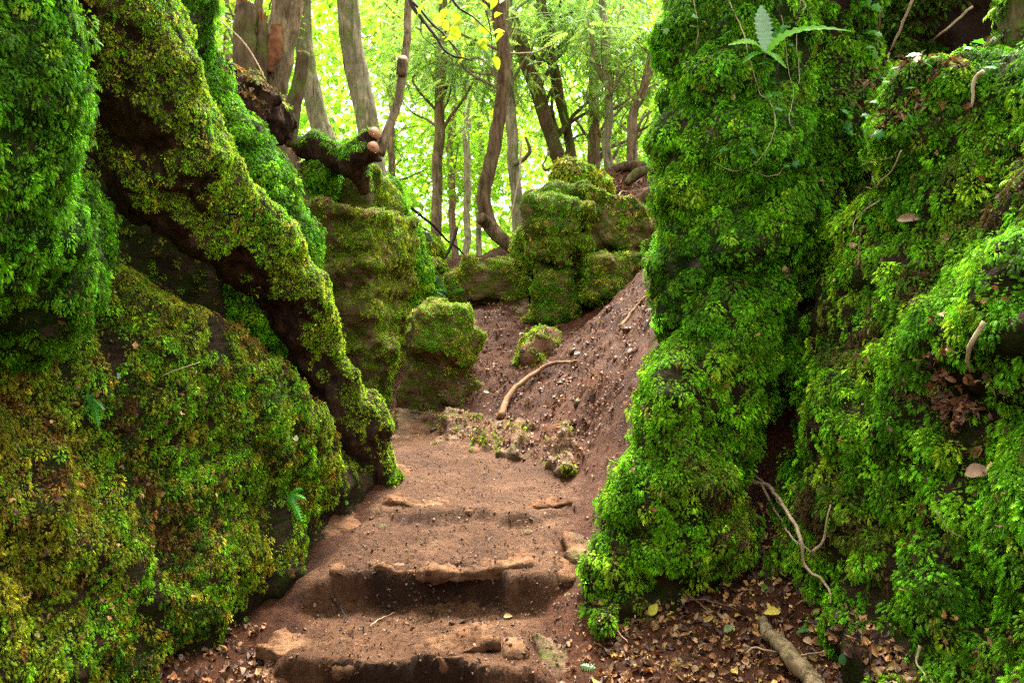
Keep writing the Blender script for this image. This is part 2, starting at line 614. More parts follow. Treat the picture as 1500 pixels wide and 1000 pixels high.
def moss(rk, per_m2, crad, flen, cols, wts, cover=None, k=11, tmpl=FEATHER, droop=0.55, name='moss', mix=0.55, patch=1.7, height=0.6):
    V, Q, n = rk['V'], rk['Q'], rk['n']
    T = np.concatenate([Q[:, [0, 1, 2]], Q[:, [0, 2, 3]]])
    a, b, c = V[T[:, 0]], V[T[:, 1]], V[T[:, 2]]
    ar = np.linalg.norm(np.cross(b - a, c - a), axis=1) / 2
    ce = (a + b + c) / 3
    nn = unit(n[T].sum(1))
    vis = in_view(ce) & ((nn * unit(CAM - ce)).sum(1) > -0.3)
    w = ar * vis
    if cover is not None:
        w = w * np.clip(cover(ce, nn), 0, 1)
    tot = w.sum()
    nc = int(per_m2 * tot)
    if nc < 3:
        return None
    ti = rng.choice(len(T), size=nc, p=w / tot)
    r1, r2 = rng.random(nc), rng.random(nc)
    sq = np.sqrt(r1)
    cp = (1 - sq)[:, None] * a[ti] + (sq * (1 - r2))[:, None] * b[ti] + (sq * r2)[:, None] * c[ti]
    cn = nn[ti]
    # clump colours: patches plus chance
    cols = np.array(cols, float)
    cw = np.cumsum(np.array(wts, float) / sum(wts))
    pn = np.clip(0.5 + fbm(cp, patch, 3, 2.2) * 0.62, 0, 0.999)
    sel = np.where(rng.random(nc) < mix, pn, rng.random(nc))
    ccol = cols[np.minimum(np.searchsorted(cw, sel), len(cols) - 1)]
    ccol = ccol * np.exp(rng.normal(-0.04, 0.34, (nc, 1))) * np.exp(rng.normal(0, 0.06, (nc, 3)))
    csize = np.exp(rng.normal(0, 0.3, nc)) * crad
    # fronds of each clump
    tot_f = nc * k
    ci = np.repeat(np.arange(nc), k)
    N_ = cn[ci]
    t1 = unit(np.cross(N_, rng.normal(size=(tot_f, 3))))
    ph = rng.random(tot_f) ** 0.65 * 1.6
    down = np.array([0, 0, -1.0])
    U = unit(N_ * np.cos(ph)[:, None] * 0.8 + t1 * np.sin(ph)[:, None] + down * droop * rng.random((tot_f, 1)) ** 0.7)
    hgt = height * np.exp(rng.normal(0, 0.35, nc))[ci][:, None]
    base = cp[ci] + (t1 * np.sin(ph)[:, None] * 0.8 + N_ * (np.cos(ph)[:, None] * hgt - 0.1)) * csize[ci][:, None]
    side = unit(np.cross(U, unit(N_ + 0.4 * rng.normal(size=(tot_f, 3)))))
    W = np.cross(side, U)
    L = flen * np.exp(rng.normal(0, 0.28, tot_f)) * (csize[ci] / crad) ** 0.5
    bend = down * 0.35 - N_ * 0.15
    co, f = stamp(tmpl[0], tmpl[1], base, U, side, W, L, bend)
    m = len(tmpl[0])
    fc = ccol[ci] * np.exp(rng.normal(0, 0.28 if len(tmpl[0]) > 11 else 0.15, (tot_f, 1)))
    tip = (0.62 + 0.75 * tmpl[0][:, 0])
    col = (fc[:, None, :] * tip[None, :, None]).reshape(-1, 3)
    o = mesh_np(name, co, f, M['moss'], rk['o'], col, smooth=False)
    o['kind'] = 'stuff'
    return o


# ------------------------------------------------------------------ tubes
def catmull(pts, rs, n=8):
    pts = np.array(pts, float)
    rs = np.array(rs, float)
    A = np.column_stack([pts, rs])
    A = np.vstack([2 * A[0] - A[1], A, 2 * A[-1] - A[-2]])
    out = []
    for i in range(1, len(A) - 2):
        p0, p1, p2, p3 = A[i - 1:i + 3]
        for t in np.linspace(0, 1, n, endpoint=False):
            out.append(0.5 * (2 * p1 + (p2 - p0) * t + (2 * p0 - 5 * p1 + 4 * p2 - p3) * t ** 2 + (3 * p1 - p0 - 3 * p2 + p3) * t ** 3))
    out.append(A[-2])
    out = np.array(out)
    return out[:, :3], np.maximum(out[:, 3], 1e-4)


def tube(pts, rs, seg=10, n=6, rough=0.08, wob=0.0, nf=3.0):
    c, r = catmull(pts, rs, n)
    if wob:
        c = c + np.stack([fbm(c, nf, 2, s) for s in (1.1, 2.7, 4.9)], 1) * wob
    t = unit(np.gradient(c, axis=0))
    up = np.array([0.3, 0.2, 1.0]) if abs(t[0][2]) < 0.8 else np.array([1.0, 0.2, 0.1])
    a = unit(up - t[0] * (up @ t[0]))
    fr = [a]
    for i in range(1, len(c)):
        a = unit(a - t[i] * (a @ t[i]))
        fr.append(a)
    A = np.array(fr)
    B = np.cross(t, A)
    th = np.arange(seg) / seg * 2 * math.pi
    dirs = A[:, None, :] * np.cos(th)[None, :, None] + B[:, None, :] * np.sin(th)[None, :, None]
    R = np.repeat(r[:, None], seg, 1)
    if rough:
        q = (c[:, None, :] + dirs * R[..., None]).reshape(-1, 3)
        R = R * (1 + rough * fbm(q, 1.2 / max(r.mean(), 0.004) * 0.5, 2, 3.1).reshape(R.shape))
    V = (c[:, None, :] + dirs * R[..., None]).reshape(-1, 3)
    m = len(c)
    i, j = np.meshgrid(np.arange(m - 1), np.arange(seg), indexing='ij')
    i, j = i.ravel(), j.ravel()
    j2 = (j + 1) % seg
    Q = np.stack([i * seg + j, i * seg + j2, (i + 1) * seg + j2, (i + 1) * seg + j], 1)
    V = np.vstack([V, c[0], c[-1]])
    k0, k1 = len(V) - 2, len(V) - 1
    jj = np.arange(0, seg, 2)
    cap0 = np.stack([np.full(len(jj), k0), (jj + 2) % seg, (jj + 1) % seg, jj], 1)
    e = (m - 1) * seg
    cap1 = np.stack([np.full(len(jj), k1), e + jj, e + (jj + 1) % seg, e + (jj + 2) % seg], 1)
    return V, np.vstack([Q, cap0, cap1]), c, r


def joinp(parts):
    Vs, Fs, o = [], [], 0
    for v, f in parts:
        Vs.append(v)
        Fs.append(f + o)
        o += len(v)
    return np.vstack(Vs), np.vstack(Fs)


def PX(pts):
    return [P(a, b, d) for a, b, d, *_ in pts], [p[3] / F * p[2] for p in pts]


# ================================================================== TERRAIN
ctrl = [(600, 955, 3.0), (300, 990, 2.9), (100, 1000, 2.8), (860, 850, 3.5), (900, 905, 3.3), (1000, 965, 2.9), (1100, 880, 3.1),
        (1150, 800, 3.35), (1110, 740, 3.65), (1250, 965, 2.7), (1400, 1000, 2.4), (700, 652, 5.6), (760, 655, 5.25), (830, 690, 4.8), (880, 660, 4.8),
        (760, 600, 6.0), (830, 565, 6.0), (900, 565, 5.2), (935, 480, 5.8), (780, 482, 7.6), (850, 485, 7.2), (905, 440, 7.0), (945, 400, 7.2),
        (955, 330, 8.5), (930, 408, 8.1), (885, 436, 8.0), (845, 462, 8.0), (800, 472, 8.1), (960, 370, 8.0), (900, 285, 9.6), (965, 250, 10), (860, 262, 10.5), (700, 465, 7.8), (740, 445, 8.4), (640, 570, 6.9), (700, 545, 6.9),
        (560, 580, 7.4), (400, 560, 8.0), (620, 440, 8.8), (640, 402, 9.8), (700, 396, 10), (770, 400, 9.6), (580, 600, 6.9)]
cp = [P(*c) for c in ctrl]
for y, z in ((1.0, -1.46), (2.2, -1.42), (2.7, -1.36), (3.1, -1.3), (3.6, -1.12), (4.2, -0.9), (4.8, -0.8), (5.5, -0.74), (6.3, -0.66), (7.0, -0.6)):
    xs = {1.0: -0.1, 2.2: -0.3, 2.7: -0.35, 3.1: -0.36, 3.6: -0.3, 4.2: -0.25, 4.8: -0.15, 5.5: -0.4, 6.3: -0.7, 7.0: -1.0}[y]
    cp.append(np.array([xs, y, z + CZ]))
    if y < 4.5:
        cp.append(np.array([xs - 0.45, y, z + CZ]))
        cp.append(np.array([xs + 0.45, y, z + CZ]))
for q in ((-1.8, 1, -1.4), (1.6, 1, -1.4), (-2.5, 3, -0.9), (-2.5, 5, -0.3), (-6, 4, 0.5), (-2.2, 5.6, -0.6), (-2.6, 4.2, -0.9), (-3.5, 4.5, -0.5), (-4.5, 8, 1.4), (-3, 9.3, 1.7), (-1.9, 9.3, 1.5), (-6, 11, 1.8), (-2.0, 12, 1.0),
          (0, 12.5, 0.8), (-1, 15, -0.2), (1.0, 11.3, 2.1), (3, 12, 2.3), (6, 10, 2.4), (2.2, 7.2, 1.7), (1.6, 5.5, 0.8), (2.0, 4.5, 1.1), (2.6, 4.3, 1.35), (3.4, 5, 1.7),
          (1.4, 3.9, -0.2), (1.9, 3.0, -0.3), (2.6, 3, 0.2), (5, 5, 2.0), (4, 8, 2.2), (0.8, 14, 1.6), (5, 16, 1.5)):
    cp.append(np.array([q[0], q[1], q[2] + CZ]))
cp = np.array(cp)


def tps_fit(pts, lam=0.012):
    n = len(pts)
    r = np.linalg.norm(pts[:, None, :2] - pts[None, :, :2], axis=2)
    K = np.where(r > 0, r * r * np.log(r + 1e-9), 0) + lam * np.eye(n)
    Pm = np.column_stack([np.ones(n), pts[:, :2]])
    A = np.zeros((n + 3, n + 3))
    A[:n, :n] = K
    A[:n, n:] = Pm
    A[n:, :n] = Pm.T
    return np.linalg.solve(A, np.concatenate([pts[:, 2], np.zeros(3)]))


wt = tps_fit(cp)


def tps(x, y):
    q = np.column_stack([x, y])
    out = np.empty(len(q))
    for s in range(0, len(q), 20000):
        p = q[s:s + 20000]
        r = np.linalg.norm(p[:, None, :] - cp[None, :, :2], axis=2)
        out[s:s + 20000] = np.where(r > 0, r * r * np.log(r + 1e-9), 0) @ wt[:len(cp)] + wt[len(cp)] + p @ wt[len(cp) + 1:]
    return out


PY = [1.0, 2.6, 3.1, 3.6, 4.2, 4.8, 5.5, 6.3, 7.0, 7.5, 8.2]
PLo = [-0.75, -0.82, -0.93, -0.9, -0.76, -0.75, -0.84, -1.0, -1.2, -1.5, -2.4]
PHi = [0.35, 0.16, 0.12, 0.22, 0.34, 0.44, 0.05, -0.3, -0.83, -1.0, -1.5]


def path_mask(x, y):
    q = np.column_stack([x, y, x * 0])
    wv = fbm(q, 3.0, 3, 1.0) * 0.07
    lo, hi = np.interp(y, PY, PLo), np.interp(y, PY, PHi)
    return np.minimum(x - lo, hi - x) + wv


def linz(y):
    return np.interp(y, [1.0, 2.2, 2.7, 3.1, 3.6, 4.2, 4.8, 5.5], [-1.46, -1.42, -1.36, -1.3, -1.12, -0.9, -0.8, -0.74])


def stairz(x, y):
    q = np.column_stack([x, y * 0, x * 0])
    wv = fbm(q, 2.6, 4, 4.0) * 0.065
    cx = (x + 0.32)
    y1 = y + wv + cx * cx * 0.15 - 0.03
    y2 = y + wv * 0.8 - 0.10 + cx * cx * 0.5
    y3 = y + wv + 0.05 * cx
    jag = fbm(np.column_stack([x, y * 0.6, x * 0]), 13, 3, 2.0) * 0.022
    y1, y2, y3 = y1 + jag, y2 + jag, y3 + jag
    z = np.full_like(x, -1.44)
    z = z + sstep(2.93, 2.98, y1) * 0.235 + np.clip(y - 3.1, 0, 0.5) * 0.03
    z = z + sstep(3.47, 3.535, y2) * 0.15 + np.clip(y - 3.5, 0, 0.62) * 0.2
    z = z + sstep(4.06, 4.12, y3) * 0.04
    return np.maximum(z + 0 * x, -9)


def terrain(x, y, detail=True):
    h = tps(x, y)
    pm = path_mask(x, y)
    k = sstep(-0.08, 0.12, pm) * (1 - sstep(4.4, 5.2, y)) * sstep(1.0, 2.0, y)
    h = h + k * (stairz(x, y) + CZ - (linz(y) + CZ)) * 1.0
    kk = sstep(0.0, 0.27, pm) * (1 - sstep(4.6, 5.4, y)) * sstep(1.0, 2.0, y) * 0.8
    h = h * (1 - kk) + kk * ((1 - sstep(4.2, 4.6, y)) * stairz(x, y) + sstep(4.2, 4.6, y) * np.interp(y, [4.2, 4.8, 5.5, 6.3], [-0.88, -0.81, -0.74, -0.66]) + CZ)
    if detail:
        q = np.column_stack([x, y, x * 0])
        rough = 1 - 0.6 * sstep(-0.05, 0.1, pm)
        st = np.column_stack([(x * 0.75 - y * 0.66) * 3.2, (x * 0.66 + y * 0.75) * 0.8, x * 0])
        sl = sstep(-0.05, -0.25, pm) * sstep(4.4, 5.0, y) * sstep(-1.4, -0.6, x)
        h = h + sl * (fbm(st, 1.6, 4, 7.7) * 0.05 + np.abs(fbm(q, 5, 3, 8.1)) * 0.05)
        h = h + fbm(q, 2.0, 3, 0.5) * 0.035 * rough + fbm(q, 9, 3, 0.9) * 0.017 * rough + fbm(q, 34, 2, 2.9) * 0.0065 + np.abs(fbm(q, 6, 3, 5.9)) * 0.02 * sstep(-0.05, 0.1, pm)
    r = np.sqrt(x * x + (y - 5) ** 2)
    far = sstep(8.5, 20, r)
    return h * (1 - far) + (CZ - 1.6 + 0 * x) * far


def axis(segs):
    out = [segs[0][0]]
    for a, b, st in segs:
        n = max(1, int(round((b - a) / st)))
        out += list(np.linspace(a, b, n + 1)[1:])
    return np.array(out)


gx = axis([(-150, -30, 20), (-30, -8, 2), (-8, -3, 0.3), (-3, -1.5, 0.06), (-1.5, 1.5, 0.0165), (1.5, 3, 0.06), (3, 8, 0.3), (8, 30, 2), (30, 150, 20)])
gy = axis([(-60, -4, 8), (-4, 1.6, 0.3), (1.6, 2.5, 0.05), (2.5, 4.6, 0.0145), (4.6, 8, 0.03), (8, 11.5, 0.07), (11.5, 20, 0.4), (20, 60, 4), (60, 250, 30)])
GX, GY = np.meshgrid(gx, gy, indexing='ij')
gz = terrain(GX.ravel(), GY.ravel())
GV = np.column_stack([GX.ravel(), GY.ravel(), gz])
ny = len(gy)
ii, jj = np.meshgrid(np.arange(len(gx) - 1), np.arange(ny - 1), indexing='ij')
ii, jj = ii.ravel(), jj.ravel()
GQ = np.stack([ii * ny + jj, (ii + 1) * ny + jj, (ii + 1) * ny + jj + 1, ii * ny + jj + 1], 1)
gc = GV[GQ].mean(1)
pmask = path_mask(gc[:, 0], gc[:, 1]) > 0.02
pmask &= (gc[:, 1] > 0.5) & (gc[:, 1] < 8.2)


gpm = path_mask(GV[:, 0], GV[:, 1])
gok = (GV[:, 1] > 0.3) * (GV[:, 1] < 8.4)
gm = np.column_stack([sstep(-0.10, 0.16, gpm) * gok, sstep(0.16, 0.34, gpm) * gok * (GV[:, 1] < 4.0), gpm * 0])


def sub(V, Q):
    u, inv = np.unique(Q, return_inverse=True)
    return V[u], inv.reshape(Q.shape)


g_v, g_f = sub(GV, GQ[~pmask])
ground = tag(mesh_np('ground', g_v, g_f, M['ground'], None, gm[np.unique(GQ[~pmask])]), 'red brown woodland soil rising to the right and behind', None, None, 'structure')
p_v, p_f = sub(GV, GQ[pmask])
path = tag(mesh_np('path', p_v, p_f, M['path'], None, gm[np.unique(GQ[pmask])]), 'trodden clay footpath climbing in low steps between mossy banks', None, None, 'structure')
ii2 = (np.abs(gc[:, 0]) < 8) & (gc[:, 1] > 1) & (gc[:, 1] < 16)
register(*sub(GV, GQ[ii2]))

BV0 = BVHTree.FromPolygons([tuple(v) for v in SOLID_V[0].tolist()], SOLID_F[0].tolist())


def gd(px, py):
    d = Vector(((px - 750) / F, 1, -(py - 500) / F)).normalized()
    l, n, i, t = BV0.ray_cast(Vector(CAM), d)
    return l[1] if l else 6.0


# ================================================================== MOSS COLOURS
VIV = [(0.06, 0.165, 0.006), (0.1, 0.29, 0.008), (0.165, 0.4, 0.01), (0.31, 0.5, 0.02)]
OLV = [(0.2, 0.10, 0.02), (0.24, 0.23, 0.014), (0.2, 0.29, 0.012), (0.15, 0.34, 0.01), (0.36, 0.32, 0.024)]
YEL = [(0.16, 0.24, 0.012), (0.32, 0.38, 0.02), (0.2, 0.37, 0.012), (0.42, 0.4, 0.05)]
DRK = [(0.08, 0.06, 0.015), (0.05, 0.10, 0.008), (0.08, 0.17, 0.01), (0.12, 0.24, 0.014)]


def cov(th=0.0, soft=0.25, freq=2.5, up=None, seed=1.0):
    def f(p, n):
        w = sstep(th - soft, th + soft, fbm(p, freq, 3, seed))
        if up is not None:
            w = w * sstep(up[0], up[1], n[:, 2])
        return w
    return f


# ================================================================== LEFT SIDE
A = rock('mossy_rock', 'tall rock with hanging vivid moss at the left edge of the photo', 'rock',
         [E(-62, 110, 2.15, 150, 320, 0.32), E(-30, 330, 2.25, 112, 120, 0.28), E(10, 440, 2.5, 95, 110, 0.25), E(60, 340, 2.75, 70, 110, 0.25), E(-60, -250, 2.2, 150, 200, 0.32)],
         M['rock_green'], 0.03, 0.12, (2.2, 0.06), ((6, 0.03), (16, 0.012)))
moss(A, 900, 0.026, 0.0088, VIV, [3.5, 3.5, 2, 0.4], cov(-0.7, 0.3), k=76, droop=0.5, patch=2.5)

FY = [1.6, 2.2, 2.85, 3.55, 4.0, 4.45, 4.75, 5.0, 5.4, 6.2]
FX = [-1.5, -1.36, -1.2, -0.98, -0.87, -0.86, -0.93, -1.15, -1.45, -1.95]


Z0Y = [2.0, 3.0, 3.4, 3.7, 4.05, 4.3, 4.6]
Z0V = [0.85, 0.40, 0.17, 0.03, -0.28, -0.5, -0.6]


def bank_left(G):
    x, y, z = G[:, 0], G[:, 1], G[:, 2] - CZ
    xs = np.interp(y, FY, FX) - 0.30 * (z + 1.1)
    xs = xs - 0.12 * sstep(-0.95, -1.25, z) * 0.5
    z0 = np.interp(y, Z0Y, Z0V)
    xs = xs - np.interp(y, [1.2, 2.0, 4.4, 4.9], [0.0, 0.7, 1.0, 0.2]) * sstep(-0.08, 0.25, z - z0)
    xs = xs + 0.015 * np.sin(y * 9 + z * 5) * sstep(-1.2, -0.9, z)
    xs = xs + 0.16 * np.exp(-((z - z0 + 0.25) / 0.3) ** 2) * sstep(2.8, 3.3, y)
    d = (x - xs) * 0.85
    d = np.maximum(d, z - 2.0)
    return d


B = rock('mossy_bank', 'broad bank of olive and brown moss left of the footpath under the arching root', 'bank', [], M['rock_olive'], 0.034,
         low=(2.6, 0.055), disp=((6, 0.035), (15, 0.02)), fn=bank_left, lo=(-3.3, -2.6, -0.3), hi=(-0.7, 6.4, 3.6))


def cov_b(p, n):
    z = p[:, 2] - CZ
    z0 = np.interp(p[:, 1], Z0Y, Z0V)
    w = sstep(-0.75, -0.2, fbm(p, 3.2, 3, 1.0))
    w *= 1 - 0.93 * sstep(-0.02, 0.2, z - z0)
    foot = np.interp(p[:, 1], [2.5, 3.1, 3.6, 4.2, 4.8], [-1.3, -1.2, -1.1, -0.88, -0.75])
    w *= sstep(0.03, 0.16, z - foot + fbm(p, 4, 2, 6) * 0.08)
    return w


moss(B, 1900, 0.018, 0.0085, OLV + [(0.05, 0.12, 0.006), (0.1, 0.05, 0.014)], [1.8, 2.6, 3.4, 2.8, 0.4, 1.8, 1.2], cov_b, k=38, droop=0.35, mix=0.6, patch=1.5)

R_ = rock('tree_root', 'massive arching tree root with yellow green moss on its upper side', 'root',
          [CH((125, -190, 2.95, 120), (158, -20, 3.0, 80), (200, 110, 3.12, 80), (255, 220, 3.35, 76), (318, 305, 3.6, 66), (388, 372, 3.9, 52), (428, 440, 4.15, 37),
              (466, 520, 4.35, 36), (506, 605, 4.52, 38), (536, 680, 4.65, 38), (546, 740, 4.72, 42)),
           E(545, 640, 4.58, 24, 75, 0.1), E(492, 640, 4.5, 32, 70, 0.12), CH((215, -40, 3.15, 40), (248, 110, 3.3, 34), (290, 220, 3.5, 32)),
           E(372, 385, 3.82, 50, 32, 0.17), CH((300, 330, 3.5, 36), (215, 262, 3.3, 46), (140, 130, 3.1, 40)), E(560, 668, 4.62, 16, 40, 0.08)],
          M['bark_root'], 0.022, 0.05, (2.6, 0.06), ((4, 0.03), (8, 0.03), (20, 0.012)))


def cov_r(p, n):
    up = n[:, 2] * 0.75 + n[:, 0] * 0.7 - 0.1 * n[:, 1] - 0.3 * sstep(CZ + 0.35, CZ - 0.1, p[:, 2]) * (n[:, 0] < 0.35)
    foot = sstep(CZ - 0.1, CZ - 0.5, p[:, 2])
    return sstep(-0.3, 0.15, up + fbm(p, 4.5, 4, 3) * 0.4 - foot * 0.5) * (1 - 0.4 * foot)


moss(R_, 7500, 0.006, 0.0063, [tuple(v * 1.25 for v in c) for c in YEL + VIV[1:3]], [2.6, 1.5, 2.6, 0.5, 1.2, 1.2], cov_r, k=11, droop=0.3, patch=2.6)

D = rock('mossy_rock', 'bright green mossy rock sloping down behind the arching root', 'rock',
         [CH((205, -120, 4.6, 80), (228, 40, 4.65, 64), (285, 190, 4.8, 74), (358, 285, 4.9, 74), (405, 365, 5.0, 62), (395, 470, 5.1, 70)),
          E(278, 20, 4.45, 30, 42, 0.14)],
         M['rock_green'], 0.03, 0.1, (2.0, 0.06), ((6, 0.035), (15, 0.012)))
moss(D, 750, 0.03, 0.0125, VIV, [2, 3, 3, 1], cov(-0.5, 0.3), k=50, droop=0.45)

LG = rock('rock_ledge', 'dark overhanging ledge with leaf litter on top beside the broken trunks', 'rock',
          [BX(362, 168, 5.75, 50, 40, 0.4, (0, 32, 8), 0.03), E(315, 140, 5.6, 36, 44, 0.25)], M['bark_root'], 0.022, 0.05, (3, 0.06), ((7, 0.05), (18, 0.02)))
moss(LG, 700, 0.024, 0.03, OLV, [3, 2, 2, 1, 1], cov(0.0, 0.3, 3, (0.35, 0.8)), k=8)

MW = rock('rock_block', 'tall block of brown rock with thin moss beside the bend of the path', 'rock',
          [BX(518, 395, 7.5, 64, 82, 0.55, (3, 3, -14), 0.035), BX(512, 520, 7.45, 68, 70, 0.5, (-4, 2, -10), 0.04), BX(458, 375, 7.3, 36, 74, 0.4, (0, -8, 10), 0.05), E(465, 520, 7.2, 56, 60, 0.35), BX(548, 540, 7.35, 30, 50, 0.4, (8, 8, 0), 0.03)],
          M['rock_brown'], 0.028, 0.04, (2.6, 0.05), ((6, 0.04), (14, 0.024)), strata=0.06)
moss(MW, 2200, 0.011, 0.0115, YEL, [3, 2, 3, 1], lambda p, n: sstep(-0.1, 0.3, fbm(p, 3.2, 3, 5) * 0.8 + n[:, 2] * 0.6 + n[:, 0] * 0.3 + 0.06 + 0.4 * sstep(CZ + 0.45, CZ + 0.95, p[:, 2])), k=12, tmpl=FEATHER_S, droop=0.3)

FB = rock('boulder', 'rounded mossy boulder below the log with the two sawn ends', 'boulder',
          [E(464, 268, 7.45, 36, 34, 0.3), E(440, 290, 7.3, 24, 26, 0.2)], M['rock_green'], 0.03, 0.08, (3, 0.05), ((7, 0.02),))
moss(FB, 2000, 0.02, 0.022, VIV, [3, 3, 2, 1], cov(-0.6, 0.3), k=9, tmpl=FEATHER_S)
GB = rock('boulder', 'broad grey green boulder directly under the sawn log ends', 'boulder',
          [BX(524, 296, 7.85, 40, 38, 0.35, (-12, 8, -10), 0.06), E(556, 335, 8.0, 34, 70, 0.35)], M['rock_pale'], 0.03, 0.1, (2.6, 0.05), ((6, 0.025),))
moss(GB, 2600, 0.012, 0.013, VIV + YEL, [2, 2, 1, 1, 2, 2, 1, 1], cov(-0.15, 0.3), k=12, tmpl=FEATHER_S, droop=0.3)
HB = rock('mossy_rock', 'steep vivid green mossy rock behind the brown rock face', 'rock',
          [CH((562, 290, 8.3, 26), (582, 350, 8.35, 32), (592, 410, 8.4, 38), (600, 470, 8.4, 48))], M['rock_green'], 0.035, 0.1, (2.4, 0.05), ((6, 0.03),))
moss(HB, 2000, 0.022, 0.024, VIV, [2, 3, 4, 1], cov(-0.8, 0.2), k=9, tmpl=FEATHER_S, droop=0.8)

# ================================================================== MIDDLE
IB = rock('boulder', 'boulder with a green moss cap and dark undercut at the bend of the path', 'boulder',
          [E(640, 490, 6.72, 42, 54, 0.28), BX(642, 492, 6.7, 44, 40, 0.24, (-14, 6, 12), 0.09), BX(664, 506, 6.72, 32, 30, 0.24, (-10, 30, 18), 0.06), BX(630, 580, 6.8, 34, 44, 0.22, (-4, 3, -10), 0.04), BX(676, 584, 6.78, 34, 30, 0.22, (-24, 26, 12), 0.05)],
          M['rock_brown'], 0.02, 0.035, (3.2, 0.035), ((7, 0.03), (16, 0.016), (34, 0.006)), carve=[('ell', P(615, 532, 6.45), np.array([0.2, 0.16, 0.05])), ('ell', P(700, 545, 6.4), np.array([0.2, 0.1, 0.03]))], strata=0.025)
moss(IB, 4200, 0.009, 0.0105, YEL + VIV[1:3], [2, 2, 2, 1, 2, 1.5], lambda p, n: sstep(-0.1, 0.3, fbm(p, 4, 2, 5) * 0.5 + n[:, 2] * 0.5 + n[:, 0] * 0.35 + 0.12) * (sstep(CZ - 0.27, CZ - 0.14, p[:, 2] + fbm(p, 6, 2, 3) * 0.1) + 0.5 * sstep(0.2, 0.4, fbm(p, 5, 2, 8))), k=11, tmpl=FEATHER_S, droop=0.3)
JB = rock('boulder', 'flat topped squat mossy boulder behind the moss capped boulder', 'boulder',
          [BX(710, 416, 8.7, 40, 28, 0.35, (-12, 3, 16), 0.04), BX(732, 424, 8.68, 32, 22, 0.33, (-8, 34, 12), 0.04), BX(690, 428, 8.65, 30, 24, 0.35, (-10, -14, 0), 0.04)], M['rock_brown'], 0.024, 0.06, (2.6, 0.05), ((6, 0.025), (14, 0.012)))
moss(JB, 2800, 0.012, 0.013, YEL + OLV[:2], [3, 2, 2, 2, 1, 1], cov(-0.15, 0.35), k=11, tmpl=FEATHER_S, droop=0.3)

KB = rock('rock_outcrop', 'big mossy outcrop of stacked blocks on the slope left of the rock pillar', 'rock',
          [BX(828, 345, 8.3, 44, 42, 0.5, (0, 3, -14), 0.04), BX(872, 335, 8.45, 50, 46, 0.5, (4, 16, 14), 0.05), BX(818, 300, 8.5, 36, 22, 0.4, (0, -5, 10), 0.04), BX(902, 356, 8.35, 42, 40, 0.4, (-14, 34, 18), 0.05), E(912, 370, 8.3, 38, 45, 0.35), BX(884, 412, 8.0, 44, 34, 0.4, (-6, 3, 16), 0.04), BX(818, 428, 8.15, 36, 44, 0.4, (0, 3, -10), 0.04), E(915, 400, 8.15, 30, 46, 0.3)],
          M['rock_brown'], 0.026, 0.035, (2.6, 0.05), ((6, 0.035), (14, 0.022), (30, 0.008)), strata=0.045,
          carve=[('ell', P(815, 390, 7.72), np.array([0.42, 0.3, 0.045])), ('ell', P(848, 400, 7.7), np.array([0.05, 0.3, 0.3])), ('ell', P(850, 318, 8.0), np.array([0.04, 0.25, 0.2]))])
moss(KB, 1700, 0.015, 0.013, YEL + VIV[:3], [3, 1.5, 2, 1, 2, 2, 1], lambda p, n: sstep(-0.25, 0.25, fbm(p, 2.6, 3, 9) * 0.8 + n[:, 2] * 0.3 - (p[:, 0] > 1.15) * 0.3 + 0.25), k=16, tmpl=FEATHER_S, droop=0.3)
KT = rock('boulder', 'shaggy mossy boulder on top of the outcrop beneath the leaning trunks', 'boulder',
          [E(838, 268, 9.2, 32, 28, 0.35), E(872, 275, 9.3, 24, 22, 0.3)], M['rock_olive'], 0.035, 0.1, (2.6, 0.06), ((6, 0.03),))
moss(KT, 1100, 0.024, 0.032, OLV, [2, 3, 3, 2, 1], cov(-0.5, 0.3), k=9, tmpl=FEATHER_S)
NB = rock('boulder', 'narrow upright mossy boulder where the curved trunk meets the outcrop', 'boulder',
          [E(768, 395, 8.8, 20, 62, 0.3)], M['rock_green'], 0.03, 0.08, (3, 0.04), ((6, 0.02),))
moss(NB, 1200, 0.022, 0.03, YEL, [2, 1, 3, 1], cov(-0.4, 0.3), k=8, tmpl=FEATHER_S)
SR = rock('stone', 'low lumpy stone with green moss on the slope above the tan root', 'stone',
          [E(798, 496, 7.05, 24, 20, 0.16), E(780, 526, 6.85, 22, 22, 0.16), BX(790, 520, 6.95, 22, 26, 0.16, (-10, 24, 20), 0.04)], M['rock_earth'], 0.022, 0.05, (4, 0.025), ((9, 0.014),))
moss(SR, 1400, 0.016, 0.024, YEL, [2, 2, 3, 1], cov(0.0, 0.25, 5), k=8, tmpl=FEATHER_S)
for (px, py, d, wx, wy, rot, lab) in ((675, 628, 5.95, 26, 26, 15, 'low earth stained stone where the path meets the slope'),
                                      (722, 640, 5.5, 24, 30, 30, 'greenish angular stone at the lower end of the tan root'),
                                      (768, 645, 5.2, 30, 26, 34, 'flat slanting stone right of the lower root end'),
                                      (842, 655, 4.75, 30, 26, 30, 'broad half buried stone at the foot of the slope beside the green mound'),
                                      (615, 628, 6.4, 30, 17, 5, 'reddish stone at the foot of the moss capped boulder'),
                                      (760, 455, 8.1, 22, 14, -10, 'dark stone lying under the narrow upright boulder')):
    d = gd(px, py + wy * 0.6) + 0.1
    s = rock('stone', lab, 'stone', [BX(px, py + wy * 0.85, d + 0.08, wx * 1.15, wy, 0.24, (34, rot, 15), 0.018), BX(px - 8, py + wy * 1.1, d + 0.04, wx * 0.8, wy * 0.8, 0.16, (15, rot * 0.5, -20), 0.018)], M['rock_earth'], 0.016, 0.03, (5, 0.03), ((11, 0.014), (30, 0.005)), strata=0.012)
    moss(s, 500, 0.014, 0.018, YEL, [2, 2, 3, 1], cov(0.15, 0.2, 6), k=7, tmpl=FEATHER_S)
